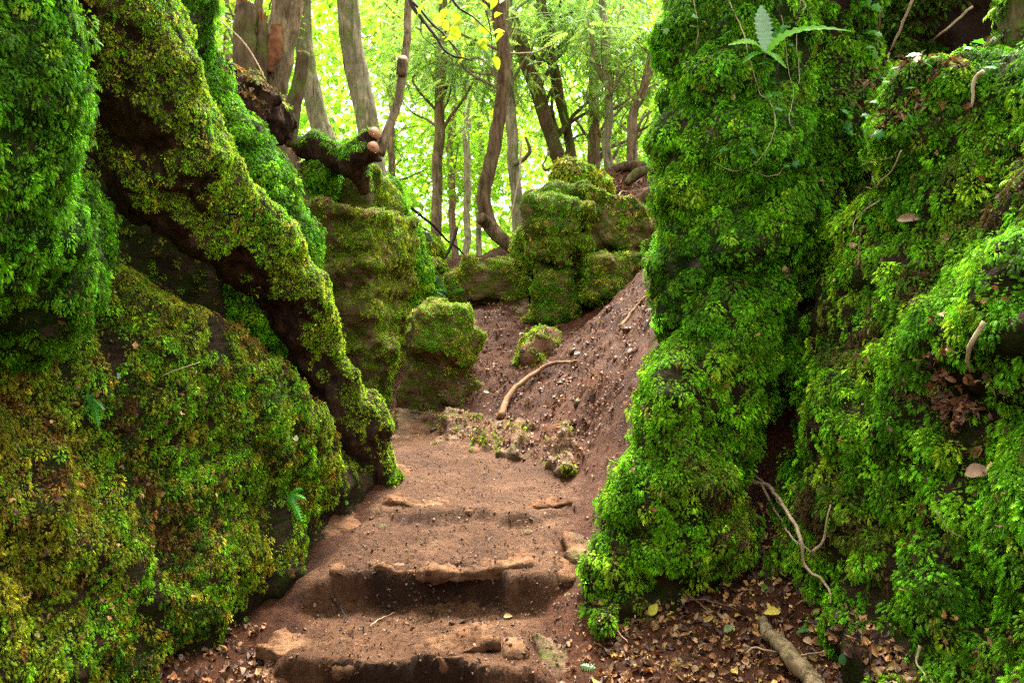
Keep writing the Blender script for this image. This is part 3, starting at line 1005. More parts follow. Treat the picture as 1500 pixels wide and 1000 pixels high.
for (px, py, d, wx, wy, lab) in ((622, 358, 9.6, 26, 17, 'small mossy boulder at the foot of the straight trunk'),
                                 (626, 392, 9.3, 26, 18, 'mossy boulder with bare dark underside left of the flat topped boulder'),
                                 (680, 408, 9.5, 22, 16, 'low green hummock of rock behind the leaning stick'),
                                 (622, 428, 8.8, 34, 26, 'mossy boulder beside the small green ferns')):
    s = rock('boulder', lab, 'boulder', [E(px, py, d, wx, wy, 0.2), E(px + 10, py + 10, d, wx * 0.8, wy, 0.2)], M['rock_green'], 0.03, 0.06, (4, 0.04), ((8, 0.02),))
    moss(s, 1000, 0.02, 0.028, VIV + YEL, [2, 2, 2, 1, 2, 2, 1, 1], cov(-0.25, 0.3), k=8, tmpl=FEATHER_S)

# ================================================================== RIGHT SIDE
RP = rock('rock_pillar', 'tall pillar of rock thickly covered with hanging green moss right of the path', 'rock',
          [CH((1108, -180, 4.3, 88), (1094, -20, 4.2, 84), (1077, 130, 4.12, 92), (1070, 260, 4.05, 96), (1064, 400, 3.95, 94), (1076, 520, 3.9, 88)), E(1112, 215, 3.95, 64, 62, 0.28), E(1130, 350, 3.98, 58, 52, 0.25), E(1000, 60, 4.1, 40, 60, 0.2), E(1010, 300, 3.95, 48, 45, 0.18), E(1060, 120, 3.9, 50, 40, 0.2)],
          M['rock_green'], 0.03, 0.06, (2.4, 0.08), ((4, 0.05), (9, 0.03), (20, 0.012)), strata=0.045)


def cov_p(p, n):
    w = sstep(-0.6, -0.15, fbm(p, 2.6, 3, 7))
    pale = np.exp(-(((p[:, 2] - CZ - 0.36) / 0.13) ** 2 + ((p[:, 0] - 0.98) / 0.22) ** 2))
    return (0.3 + 0.7 * w) * (1 - 0.72 * pale)


moss(RP, 680, 0.031, 0.0118, VIV + [(0.13, 0.2, 0.02)], [2.2, 3, 3, 1, 0.6], cov_p, k=68, droop=0.4)
RM = rock('mossy_mound', 'rounded mound of green moss at the foot of the rock pillar beside the steps', 'rock',
          [CH((1056, 505, 3.8, 74), (1018, 600, 3.65, 80), (996, 710, 3.5, 84), (988, 800, 3.45, 78), (980, 880, 3.45, 62)), E(1085, 520, 3.8, 46, 52, 0.2), E(922, 770, 3.55, 36, 80, 0.2), E(902, 868, 3.4, 40, 62, 0.2), E(955, 885, 3.38, 52, 45, 0.2), E(880, 905, 3.25, 30, 34, 0.16)],
          M['rock_olive'], 0.026, 0.08, (2.4, 0.08), ((5, 0.05), (12, 0.022)), strata=0.03)


def cov_m(p, n):
    w = sstep(-0.95, -0.35, fbm(p, 3.0, 3, 4))
    return w * (0.25 + 0.75 * sstep(CZ - 1.06, CZ - 0.84, p[:, 2] + fbm(p, 5, 2, 1) * 0.14)) * sstep(CZ - 1.2, CZ - 1.1, p[:, 2])


moss(RM, 760, 0.03, 0.0112, VIV + [(0.15, 0.2, 0.02), (0.10, 0.065, 0.02)], [2, 3, 3.2, 1, 1, 0.6], cov_m, k=68, droop=0.4)
RN = rock('mossy_rock', 'dark mossy rock set back between the pillar and the right bank', 'rock',
          [CH((1225, -160, 4.5, 75), (1212, 40, 4.45, 62), (1195, 200, 4.4, 66), (1178, 340, 4.3, 60), (1172, 480, 4.3, 62), (1150, 640, 4.1, 60), (1130, 740, 4.0, 60))],
          M['rock_olive'], 0.034, 0.12, (2.2, 0.07), ((5, 0.045), (13, 0.016)))
moss(RN, 560, 0.032, 0.0145, VIV + DRK, [2, 3, 2, 0.8, 1, 1, 1, 1], lambda p, n: sstep(-0.45, 0.05, fbm(p, 3, 3, 2)) * sstep(CZ + 0.35, CZ + 0.95, p[:, 2] + fbm(p, 3, 2, 3) * 0.2), k=46, droop=0.4)

OY = [1.4, 2.2, 2.6, 3.0, 3.4, 3.7, 4.2]
OX = [1.3, 1.2, 1.15, 1.1, 1.13, 1.17, 1.27]


def bank_right(G):
    x, y, z = G[:, 0], G[:, 1], G[:, 2] - CZ
    xs = np.interp(y, OY, OX) + np.interp(y, [2.8, 3.4], [0.27, 0.19]) * (z + 1.0) + 0.10 * sstep(0.1, 0.5, z) - 0.05 * np.sin(z * 4 + y * 3)
    d1 = (xs - x) * 0.9
    d2 = (y - (3.72 - 0.08 * z))
    d3 = z - (1.12 - 0.25 * (x - 1.8) ** 2 - 0.2 * np.clip(3.3 - y, -9, 1.6) + 0.5 * sstep(1.6, -0.5, y))
    k = 0.2
    d = -smin(-d1, -d2, k)
    return -smin(-d, -d3, 0.16)


RB = rock('mossy_bank', 'big steep bank of feathery green moss filling the right side of the photo', 'bank', [], M['rock_olive'], 0.03,
          low=(1.9, 0.10), disp=((4, 0.05), (10, 0.03), (20, 0.012)), strata=0.04, fn=bank_right, lo=(0.7, -2.4, -0.1), hi=(3.0, 4.2, 3.0))


def cov_o(p, n):
    w = sstep(-0.7, -0.15, fbm(p, 2.4, 3, 8) + 0.1)
    q = np.column_stack([(p[:, 0]) / p[:, 1] * F + 750, 500 - (p[:, 2] - CZ) / p[:, 1] * F])
    for cx, cy, r in ((1395, 550, 55), (1430, 590, 50), (1195, 450, 60), (1175, 640, 50)):
        w = w * (1 - 0.8 * np.exp(-((q[:, 0] - cx) ** 2 + (q[:, 1] - cy) ** 2) / r ** 2))
    return w * sstep(CZ - 1.05, CZ - 0.85, p[:, 2] + fbm(p, 4, 2, 1) * 0.12)


moss(RB, 680, 0.032, 0.0118, VIV + [(0.13, 0.17, 0.02), (0.09, 0.06, 0.02)], [2.2, 3, 3, 1, 0.8, 0.7], cov_o, k=72, droop=0.35)
RQ = rock('soil_bank', 'dark soil bank with roots in the top right corner', 'bank',
          [BX(1420, 40, 5.3, 150, 110, 0.5, (0, -8, -10), 0.2), E(1500, 130, 4.8, 90, 90, 0.4), E(1330, 90, 5.3, 60, 50, 0.4)], M['dark_soil'], 0.045, 0.15, (2.2, 0.1), ((5, 0.06), (12, 0.02)))
moss(RQ, 500, 0.03, 0.04, DRK, [2, 3, 3, 2], cov(0.1, 0.3), k=9)
RT = rock('mossy_tree', 'dark mossy tree trunk at the right edge of the photo above the bank', 'tree',
          [CH((1530, -200, 4.1, 45), (1518, 0, 4.1, 44), (1508, 120, 4.05, 46), (1500, 220, 4.0, 60))], M['bark_mossy'], 0.03, 0.1, (2.5, 0.04), ((8, 0.03),))
moss(RT, 900, 0.02, 0.03, DRK + VIV[:2], [2, 3, 3, 2, 2, 1], cov(-0.1, 0.3), k=8)

# ================================================================== STEPS AND PATH STONES
def step_edge(name, label, pts, wd, hz):
    prims = []
    for a, b in zip(pts[:-1], pts[1:]):
        pa, pb = P(*a), P(*b)
        mid = (pa + pb) / 2
        ln = np.linalg.norm(pb - pa) / 2 + 0.03
        rz = math.atan2(pb[1] - pa[1], pb[0] - pa[0])
        R = np.array(Euler((0, -math.asin((pb[2] - pa[2]) / (2 * ln)), rz)).to_matrix())
        prims.append(('box', mid - np.array([0, -wd * 0.62, hz - 0.03]), np.array([ln, wd, hz]), R, min(hz, wd) * 0.45))
    return rock(name, label, 'step', prims, M['rock_step'], 0.012, 0.03, (5, 0.018), ((9, 0.016), (24, 0.011), (50, 0.004)))


step_edge('stone_step', 'nearest stone step with broken front edge at the bottom of the photo', [(395, 950, 3.1), (450, 974, 3.04), (540, 984, 3.0), (640, 966, 3.03), (715, 940, 3.1)], 0.09, 0.03)
step_edge('stone_step', 'middle stone step with a tall dark earth riser', [(505, 830, 3.69), (570, 838, 3.62), (640, 842, 3.58), (720, 838, 3.60), (795, 828, 3.69)], 0.09, 0.03)
step_edge('stone_step', 'low farthest stone step crossing the path below the sloping root', [(575, 738, 4.26), (630, 752, 4.17), (690, 755, 4.14)], 0.08, 0.03)
step_edge('stone_step', 'short flat stone forming the right end of the farthest step', [(735, 756, 4.14), (780, 750, 4.17), (825, 742, 4.24)], 0.07, 0.03)
for (px, py, d, w, h, dd, lab) in ((498, 832, 3.62, 12, 9, 0.04, 'small loose stone left of the dark riser'),
                                   (750, 948, 3.02, 17, 20, 0.05, 'round brown pebble on the right end of the nearest step'),
                                   (828, 832, 3.55, 20, 16, 0.07, 'flat stone at the right edge of the path beside the dark riser'),
                                   (494, 770, 4.05, 24, 24, 0.12, 'muddy red boulder protruding under the left bank'),
                                   (585, 690, 4.75, 22, 12, 0.08, 'flat muddy stone at the foot of the arching root'),
                                   (815, 965, 3.05, 34, 36, 0.12, 'slanting greenish stone right of the nearest step'),
                                   (842, 800, 3.62, 20, 34, 0.1, 'earthy stone edging the path below the green mound'),
                                   (400, 985, 3.05, 20, 30, 0.08, 'dark stone supporting the left end of the nearest step')):
    d = gd(px, py + h * 0.5) + dd * 0.5
    py = py + h * 0.25
    rock('stone', lab, 'stone', [BX(px, py + h * 0.35, d + 0.02, w * 0.95, h * 0.75, dd * 1.2, (24, 12, 15), 0.012), BX(px + 4, py + h * 0.5, d, w * 0.75, h * 0.7, dd * 0.9, (10, 25, -25), 0.012)],
         M['rock_step'] if 'green' not in lab else M['rock_earth'], 0.011, 0.02, (8, 0.016), ((18, 0.007), (40, 0.003)))

# ================================================================== HIT TEST
BV = BVHTree.FromPolygons([tuple(v) for v in np.vstack(SOLID_V).tolist()], np.vstack(SOLID_F).tolist())


def hit(px, py, off=0.0):
    d = Vector(((px - 750) / F, 1, -(py - 500) / F)).normalized()
    l, n, i, t = BV.ray_cast(Vector(CAM), d)
    if l is None:
        return P(px, py, 6), np.array([0, -0.5, 0.8])
    n = np.array(n)
    if n @ np.array(d) > 0:
        n = -n
    return np.array(l) + n * off, n


def drop(x, y, z=4.0):
    l, n, i, t = BV.ray_cast(Vector((x, y, z)), Vector((0, 0, -1)))
    return None if l is None else (np.array(l), np.array(n))


def lay(pts, rad, label, name='twig', cat='twig', mat='twig_pale', off=0.012, wob=0.009, seg=6, side=None, group=None):
    """a twig or vine following the surface it lies on"""
    w = []
    for (px, py, *dz) in pts:
        p, n = hit(px, py, off + (dz[0] if dz else 0))
        w.append(p)
    rad = rad * 0.78
    rs = [rad * (1 - 0.6 * i / (len(w) - 1)) for i in range(len(w))]
    V, Q, c, r = tube(w, rs, seg, 6, 0.12, wob, 14)
    parts = [(V, Q)]
    for sp in (side or ()):
        q = []
        for (px, py, *dz) in sp:
            p, n = hit(px, py, off + (dz[0] if dz else 0))
            q.append(p)
        v2, q2, _, _ = tube(q, np.linspace(rad * 0.6, rad * 0.25, len(q)), 5, 5, 0.1, wob, 14)
        parts.append((v2, q2))
    V, Q = joinp(parts)
    return tag(mesh_np(name, V, Q, M[mat]), label, cat, group)


# ================================================================== TREES
def broad(centers, n_per, rad, size, cols, seed, flat=0.45):
    g = np.random.default_rng(seed)
    m = len(centers) * n_per
    ci = np.repeat(np.arange(len(centers)), n_per)
    q = g.normal(size=(m, 3)) * np.array([1, 1, flat]) * rad * 0.55
    base = np.array(centers)[ci] + q
    U = unit(g.normal(size=(m, 3)) * np.array([1, 1, 0.5]) + np.array([0, 0, -0.25]))
    Nn = unit(np.array([0, 0, 1.0]) + g.normal(size=(m, 3)) * 0.55)
    S = unit(np.cross(Nn, U))
    W = np.cross(U, S)
    sc = size * np.exp(g.normal(0, 0.25, m))
    co, f = stamp(LEAF2[0], LEAF2[1], base, U, S, W, sc)
    cc = np.array(cols)[g.integers(0, len(cols), len(centers))][ci] * np.exp(g.normal(0, 0.2, (m, 1)))
    return co, f, np.repeat(cc, len(LEAF2[0]), 0)


def sprays(centers, dirs, n_per, rad, size, cols, seed):
    g = np.random.default_rng(seed)
    m = len(centers) * n_per
    ci = np.repeat(np.arange(len(centers)), n_per)
    base = np.array(centers)[ci] + g.normal(size=(m, 3)) * np.array([1, 1, 0.4]) * rad * 0.6
    U = unit(np.array(dirs)[ci] + g.normal(size=(m, 3)) * np.array([0.7, 0.7, 0.35]) + np.array([0, 0, -0.25]))
    Nn = unit(np.array([0, 0, 1.0]) + g.normal(size=(m, 3)) * 0.4)
    S = unit(np.cross(Nn, U))
    W = np.cross(U, S)
    sc = size * np.exp(g.normal(0, 0.3, m))
    co, f = stamp(SPRAY[0], SPRAY[1], base, U, S, W, sc, np.tile(np.array([0, 0, -0.25]), (m, 1)))
    cc = np.array(cols)[g.integers(0, len(cols), len(centers))][ci] * np.exp(g.normal(0, 0.22, (m, 1)))
    return co, f, np.repeat(cc, len(SPRAY[0]), 0)


LIME = [(0.3, 0.5, 0.035), (0.42, 0.58, 0.06), (0.21, 0.43, 0.035)]
MIDG = [(0.18, 0.34, 0.03), (0.28, 0.42, 0.035), (0.12, 0.26, 0.03)]
YEWG = [(0.2, 0.36, 0.09), (0.28, 0.44, 0.10), (0.15, 0.29, 0.08)]


def tree(label, trunk, bark, crowns, kind='broad', ncl=40, nper=40, size=0.1, cols=LIME, seed=1, extra=(), limbs=14, name='tree', crad=0.5, rough=0.07, wob=0.02, slim=0.86):
    g = np.random.default_rng(seed)
    pts, rs = PX(trunk)
    rs = [q * slim for q in rs]
    base = pts[-1]
    root = thing(name, label, 'tree', base)
    pts, rs = pts[::-1], rs[::-1]
    V, Q, c, r = tube(pts, rs, 14, 8, rough, wob, 2.0)
    parts = [(V, Q)]
    for e in extra:
        ep, er = PX(e)
        v2, q2, _, _ = tube(ep, er, 8, 6, 0.1, 0.015, 3)
        parts.append((v2, q2))
    cl, dr = [], []
    for (cx, cy, cd, wx, wy, wd, share) in crowns:
        cen, rad = P(cx, cy, cd), np.array([wx / F * cd, wd, wy / F * cd])
        k = 0
        while k < int(ncl * share):
            q = g.uniform(-1, 1, 3)
            if q @ q > 1:
                continue
            cl.append(cen + q * rad)
            k += 1
    if cl:
        cl = np.array(cl)
        for k in range(min(limbs, len(cl))):
            t = cl[g.integers(len(cl))]
            j = int(np.argmin(np.linalg.norm(c - (t - np.array([0, 0, 0.8])), axis=1)))
            s = c[j]
            mid = (s + t) / 2 + g.normal(size=3) * 0.2 + np.array([0, 0, 0.15])
            r0 = min(r[j] * 0.32, 0.035)
            v2, q2, c2, _ = tube([s, mid, t], [r0, r0 * 0.6, r0 * 0.15], 6, 6, 0.1, 0.06, 1.5)
            parts.append((v2, q2))
        for t in cl:
            d = t - c[int(np.argmin(np.linalg.norm(c - t, axis=1)))]
            d[2] *= 0.3
            dr.append(unit(d + g.normal(size=3) * 0.2))
    V, Q = joinp(parts)
    mesh_np('trunk', V, Q, M[bark], root)
    if len(cl):
        if kind == 'broad':
            co, f, cc = broad(cl, nper, crad, size, cols, seed + 50)
            mesh_np('crown', co, f, M['leaf'], root, cc, smooth=False)
        else:
            co, f, cc = sprays(cl, dr, nper, crad, size, cols, seed + 50)
            mesh_np('crown', co, f, M['yew'], root, cc, smooth=False)
    return root, c, r


# left group
tree('pale trunk leaning left behind the log with two sawn ends', [(440, -150, 9.0, 14), (446, 60, 9.0, 15), (462, 150, 9.0, 16), (480, 220, 9.0, 18), (490, 290, 9.0, 20)], 'bark_pale',
     [(400, -60, 9.5, 160, 130, 1.2, 0.2), (450, -6800, 1.1, 3000, 1000, 2.6, 0.7)], ncl=90, nper=46, size=0.1, cols=MIDG, seed=3)  # second crown is added out of view above the camera to shade the foreground
tree('tall smooth grey trunk rising beside the sawn log ends', [(500, -260, 8.6, 17), (508, -20, 8.6, 18), (517, 80, 8.6, 19), (535, 170, 8.6, 19), (550, 250, 8.6, 18), (556, 310, 8.6, 24)], 'bark_pale',
     [(520, -160, 9.5, 180, 90, 1.5, 0.2), (1700, -6800, 1.1, 3000, 1000, 2.6, 0.7)], ncl=90, nper=40, size=0.09, cols=LIME, seed=4)  # second crown, unseen overhead, is added to block sky light from behind
tr, c_, r_ = tree('thick leaning trunk with torn bark above the dark ledge', [(436, -220, 7.2, 24), (424, -10, 7.2, 25), (412, 70, 7.2, 26), (400, 130, 7.2, 25), (405, 190, 7.2, 20), (420, 250, 7.2, 18), (436, 300, 7.2, 22)], 'bark_brown',
                  [(400, -130, 7.5, 130, 70, 0.8, 1)], ncl=14, nper=30, size=0.08, cols=MIDG, seed=5, rough=0.16, wob=0.05)
v, q, _, _ = tube(PX([(405, 40, 7.02, 8), (398, 75, 7.0, 12), (390, 105, 7.0, 7)])[0], PX([(405, 40, 7.02, 8), (398, 75, 7.0, 12), (390, 105, 7.0, 7)])[1], 8, 6, 0.4)
tag(mesh_np('torn_bark', v + fbm(v, 14, 3, 1)[:, None] * 0.02, q, M['rotwood'], tr), 'ragged brown strip of torn bark')


def snag(label, pts, bark, top='rotwood', moss_=None, cat='stump', name='broken_stump'):
    w, rs = PX(pts)
    root = thing(name, label, cat, w[-1])
    V, Q, c, r = tube(w[::-1], rs[::-1], 14, 7, 0.18, 0.03, 3)
    mesh_np('trunk', V, Q, M[bark], root)
    # jagged top
    parts = []
    for k in range(6):
        a = k / 6 * 6.28
        o = np.array([math.cos(a), math.sin(a), 0]) * rs[0] * 0.6
        h = random.uniform(0.05, 0.16)
        v, q, _, _ = tube([w[0] + o - np.array([0, 0, 0.05]), w[0] + o * 0.9 + np.array([0, 0, h])], [rs[0] * 0.45, rs[0] * 0.12], 6, 4, 0.3)
        parts.append((v, q))
    v, q = joinp(parts)
    mesh_np('broken_top', v, q, M[top], root)
    return root, c, r


snag('broken dead stump with rotten red brown top at the upper left', [(357, 12, 6.9, 14), (358, 50, 6.9, 17), (356, 100, 6.9, 18), (350, 170, 6.9, 22)], 'bark_mossy')
snag('thin snapped stem right of the rotten stump', [(384, 34, 6.95, 8), (382, 80, 6.95, 11), (376, 140, 6.95, 15)], 'bark_mossy')
tree('slim upright stem just behind the rotten stump', [(384, -140, 8.2, 6), (380, 0, 8.2, 7), (376, 110, 8.2, 8), (372, 180, 8.2, 10)], 'bark_brown', [(350, 10, 9.0, 90, 80, 0.9, 1)], kind='broad', ncl=30, nper=40, size=0.07, cols=MIDG, seed=8)


def sawn(root, c, tdir, r, name='cut_face'):
    t = unit(np.array(tdir, float))
    a = unit(np.cross(t, [0.1, 0.2, 1]))
    b = np.cross(t, a)
    th = np.arange(20) / 20 * 2 * math.pi
    rr = r * (1 + 0.06 * np.sin(th * 3 + 1))
    ring = (a[None] * np.cos(th)[:, None] + b[None] * np.sin(th)[:, None]) * rr[:, None]
    V = np.vstack([c + ring - t * 0.01, c + ring * 0.96 + t * 0.003, c[None] + t * 0.003])
    Q = [(i, (i + 1) % 20, 20 + (i + 1) % 20, 20 + i) for i in range(20)] + [(20 + i, 20 + (i + 1) % 20, 20 + (i + 2) % 20, 40) for i in range(0, 20, 2)]
    return mesh_np(name, V - c * 0, np.array(Q), M['cut'], root)


w, rs = PX([(445, 78, 6.9, 9), (438, 120, 6.9, 10), (428, 165, 6.9, 12), (418, 215, 6.9, 14)])
st = thing('sawn_stem', 'short mossy sawn stem leaning right in front of the pale trunk', 'stump', w[-1])
v, q, c_, r_ = tube(w[::-1], rs[::-1], 12, 7, 0.12, 0.01, 3)
mesh_np('trunk', v, q, M['bark_mossy'], st)
sawn(st, w[0], w[0] - w[1], rs[0])

# sawn log stool
saw, cut_at = [], []
for (a, b, r) in (((547, 216, 6.9), (532, 228, 7.0), 9.5), ((549, 195, 6.98), (530, 212, 7.1), 10)):
    e, f_ = P(*a), P(*b)
    t = unit(unit(e - f_) + np.array([0.15, -0.45, 0.05]))
    u = unit(np.cross(t, [0.1, 0.2, 1]))
    saw.append(('box', e + t * 0.2, np.array([0.2, 0.12, 0.12]), np.stack([t, u, np.cross(t, u)], 1), 0.001))
    cut_at.append((e, t, r / F * 6.9))
lg = rock('mossy_log', 'mossy log with two orange sawn ends lying over the boulders', 'log',
          [CH((428, 218, 7.3, 15), (462, 215, 7.3, 20), (492, 232, 7.25, 20), (515, 240, 7.15, 20), (532, 228, 7.0, 14), (552, 212, 6.87, 10.5)),
           CH((510, 232, 7.2, 16), (530, 212, 7.1, 13), (554, 190, 6.95, 11)), CH((520, 240, 7.2, 18), (528, 258, 7.2, 13), (534, 278, 7.25, 9)), CH((545, 232, 7.0, 5), (560, 234, 6.9, 3), (578, 236, 6.8, 2))],
          M['bark_root'], 0.012, 0.04, (4, 0.012), ((9, 0.012), (25, 0.005)), carve=saw)
moss(lg, 1800, 0.018, 0.015, VIV, [2, 3, 2, 1], lambda p, n: sstep(0.05, 0.5, n[:, 2] + fbm(p, 5, 2, 1) * 0.3) * (p[:, 0] < -1.27), k=14, tmpl=FEATHER_S)
for e, t, r in cut_at:
    sawn(lg['o'], e + t * 0.006, t, r)
# regrown stem
tr2, c2, r2 = tree('slim curving brown stem with a sawn side stub right of the tall grey trunk', [(600, -150, 7.5, 6), (598, 20, 7.4, 6.5), (594, 75, 7.3, 6.5), (590, 110, 7.25, 7.5), (580, 155, 7.2, 7.5), (566, 195, 7.1, 8), (556, 225, 7.05, 9)], 'bark_brown',
                  [], seed=21)
e = P(590, 86, 7.16)
v, q, _, _ = tube([P(588, 110, 7.22), e], [0.05, 0.048], 10, 4, 0.08)
stb = mesh_np('stub', v, q, M['bark_brown'], tr2)
sawn(stb, e, e - P(588, 110, 7.3), 0.047)

# middle and right trunks
tree('straight slender trunk with dark needle sprays in the middle of the wood', [(652, -120, 12.3, 7), (648, 60, 12.2, 8), (643, 200, 12.1, 9), (640, 300, 12, 9), (638, 385, 12, 10), (638, 420, 12, 12)], 'bark_brown',
     [(650, 110, 12.4, 90, 60, 1.2, 0.55), (640, 20, 12.6, 110, 60, 1.2, 0.45)], kind='yew', ncl=54, nper=26, size=0.23, cols=YEWG, seed=31, crad=0.45)
tc, c_, r_ = tree('dark trunk curving like a hook at its foot behind the squat boulder', [(722, -120, 9.6, 11), (730, 10, 9.6, 12), (737, 90, 9.6, 11), (736, 155, 9.6, 11.5), (721, 228, 9.6, 12), (709, 285, 9.6, 12), (715, 328, 9.6, 12.5), (740, 354, 9.5, 12), (768, 374, 9.4, 14)], 'bark_dark',
                  [(725, -120, 10, 120, 70, 1, 1)], ncl=14, nper=30, size=0.08, cols=LIME, seed=32, extra=[[(717, 330, 9.58, 11), (708, 322, 9.5, 9), (705, 318, 9.45, 8)]], wob=0.03)
tree('pale trunk standing right behind the hooked dark trunk', [(738, -60, 11.2, 8), (744, 120, 11.2, 10), (752, 230, 11.2, 10), (760, 330, 11.2, 11), (764, 400, 11.2, 14)], 'bark_pale',
     [(700, 60, 11.6, 130, 110, 1.2, 1)], kind='yew', ncl=40, nper=26, size=0.23, cols=YEWG, seed=33, extra=[[(755, 240, 11.1, 4), (775, 225, 10.8, 3), (770, 200, 10.7, 2)]])
tree('stout dark trunk leaning left above the outcrop', [(725, -110, 12.2, 13), (748, 20, 12.1, 13), (775, 100, 12, 13), (802, 180, 12, 12), (824, 255, 12, 13), (830, 300, 12, 16)], 'bark_mossy',
     [(800, 60, 12.8, 130, 110, 1.4, 0.7), (860, 170, 13, 90, 60, 1.2, 0.3)], kind='yew', ncl=56, nper=26, size=0.23, cols=YEWG, seed=34, crad=0.5)
tree('thinner dark trunk close right of the stout leaning trunk', [(782, -90, 12.5, 8), (796, 20, 12.5, 9), (815, 120, 12.4, 9), (832, 200, 12.4, 8), (842, 270, 12.3, 10)], 'bark_mossy',
     [(860, -20, 12.8, 130, 80, 1.3, 1)], kind='yew', ncl=50, nper=26, size=0.23, cols=YEWG, seed=35)
tree('thin pale knobbly trunk standing at the top of the red slope', [(876, -90, 11, 5), (884, 30, 11, 6), (891, 110, 11, 7), (890, 190, 11, 7), (889, 270, 11, 9)], 'bark_pale',
     [(900, 60, 11.4, 80, 90, 1.0, 1)], kind='yew', ncl=34, nper=26, size=0.23, cols=YEWG, seed=36, extra=[[(890, 130, 10.9, 3), (872, 95, 10.7, 2.5), (862, 30, 10.6, 2)]], wob=0.05)
tree('brown trunk just left of the thin pale knobbly trunk', [(872, -60, 13, 9), (870, 100, 13, 9), (870, 200, 13, 10), (868, 285, 13, 12)], 'bark_brown', [(930, 190, 14, 70, 55, 1.2, 1)], ncl=40, nper=34, size=0.1, cols=MIDG, seed=37)
tree('forked bent trunk beside the rock pillar at the top of the slope', [(990, -60, 10.3, 6), (972, 20, 10.3, 7), (955, 90, 10.3, 8), (940, 140, 10.3, 7), (928, 170, 10.3, 8), (925, 255, 10.3, 10)], 'bark_brown',
     [(965, 110, 11, 60, 90, 1.0, 1)], ncl=30, nper=34, size=0.08, cols=MIDG, seed=38, extra=[[(952, 95, 10.3, 6), (968, 60, 10.2, 5), (985, 10, 10.1, 4)]])
k = 0
for (px, d, w_, lean, cols, lab) in ((683, 17, 6, -4, LIME, 'slender pale trunk right of the straight slender trunk'), (664, 19, 6, 8, LIME, 'thin leaning trunk deep in the wood left of the hooked trunk'),
                                     (700, 21, 5, -10, LIME, 'very thin crooked trunk seen just left of the hooked trunk'), (575, 20, 6, 3, LIME, 'thin trunk far behind the slim curving stem'),
                                     
                                     (905, 19, 6, 4, MIDG, 'distant trunk right of the thin pale knobbly trunk'), 
                                     (330, 17, 6, 2, MIDG, 'thin trunk far behind the rotten stump at the upper left'), (1010, 20, 7, 0, MIDG, 'distant trunk mostly hidden by the rock pillar')):
    cr = [(px - 30, 40, d + 1, 110, 120, 2.2, 0.6), (px + 20, 230, d + 2, 80, 70, 2, 0.4)]
    tree(lab, [(px + lean * 3, -160, d, w_ * 0.7), (px + lean, 60, d, w_ * 0.85), (px - lean * 0.5, 200, d, w_), (px, 330, d, w_), (px, 500, d, w_ * 1.3)], 'bark_pale' if k % 2 == 0 else 'bark_brown', cr,
         ncl=60, nper=50, size=0.13, cols=cols, seed=60 + k, crad=0.8, wob=0.08)
    k += 1

# the far wood, one mass of sunlit leaves
g = np.random.default_rng(77)
cl = []
while len(cl) < 4400:
    q = np.array([g.uniform(-26, 20), g.uniform(24, 42), 20 * g.random() ** 1.35])
    if perlin(np.array([[q[0] * 0.16, q[1] * 0.12, q[2] * 0.2]]))[0] > -0.2:
        cl.append(q)
co, f, cc = broad(np.array(cl), 36, 1.5, 0.3, LIME + [(0.36, 0.52, 0.06)], 78, 0.5)
tag(mesh_np('far_woodland', co, f, M['leaf'], None, cc, smooth=False), 'bright yellow green foliage of the distant wood', 'woodland', None, 'stuff')

g = np.random.default_rng(91)
cl = [np.array([g.uniform(-46, 36), g.uniform(48, 62), 30 * g.random() ** 1.25 - 1]) for _ in range(1500)]
co, f, cc = broad(np.array(cl), 26, 2.8, 0.62, LIME + [(0.4, 0.55, 0.09)], 92, 0.6)
tag(mesh_np('far_woodland', co, f, M['leaf'], None, cc, smooth=False), 'hazy pale green leaves of the hillside wood beyond the nearer foliage', 'woodland', None, 'stuff')

# overhanging branch with lime leaves
br = thing('overhanging_branch', 'thin dark branch with lime yellow leaves hanging into the top of the photo', 'branch', P(600, -60, 4.6))
tw = [[(590, -80, 4.7, 4), (600, 0, 4.6, 3.4), (628, 40, 4.5, 2.6), (655, 78, 4.4, 1.9), (690, 88, 4.35, 1)], [(606, 4, 4.58, 2.2), (640, 42, 4.5, 1.7), (662, 66, 4.4, 1.2), (676, 84, 4.38, 0.8)],
      [(655, -60, 4.5, 3), (662, 0, 4.45, 2.2), (690, 24, 4.4, 1.4), (722, 52, 4.35, 0.8)], [(690, -60, 4.5, 2.6), (706, 0, 4.4, 1.8), (718, 36, 4.35, 1), (724, 84, 4.3, 0.6)], [(616, 26, 4.55, 1.2), (618, 52, 4.5, 0.9), (636, 70, 4.45, 0.6)]]
parts = []
for t in tw:
    w, rs = PX(t)
    v, q, _, _ = tube(w, rs, 6, 6, 0.1, 0.01, 6)
    parts.append((v, q))
v, q = joinp(parts)
mesh_np('stem', v, q, M['twig_dark'], br)
LV = leaf_grid(7, 4, 0.22, 0.3, 0.37, 0.75)
lp = [(620, 8), (640, 4), (655, 14), (648, 30), (665, 35), (668, 18), (690, 10), (712, 16), (735, 20), (724, 32), (722, 50), (738, 50), (700, 45), (697, 62), (718, 62), (721, 84), (672, 58), (650, 56), (640, 20), (682, 36), (612, 26), (660, -4), (700, -6), (730, 2), (629, -8), (745, -2), (676, 72), (705, 30)]
g = np.random.default_rng(5)
b_ = np.array([P(a, b, 4.4 + g.uniform(-0.08, 0.1)) for a, b in lp])
U = unit(np.column_stack([g.normal(0.2, 0.7, len(b_)), g.normal(0, 0.5, len(b_)), g.uniform(-0.6, 0.2, len(b_))]))
Nn = unit(np.array([0, -0.5, 0.85]) + g.normal(size=(len(b_), 3)) * 0.35)
S = unit(np.cross(Nn, U))
co, f = stamp(LV[0], LV[1], b_, U, S, np.cross(U, S), g.uniform(0.06, 0.085, len(b_)))
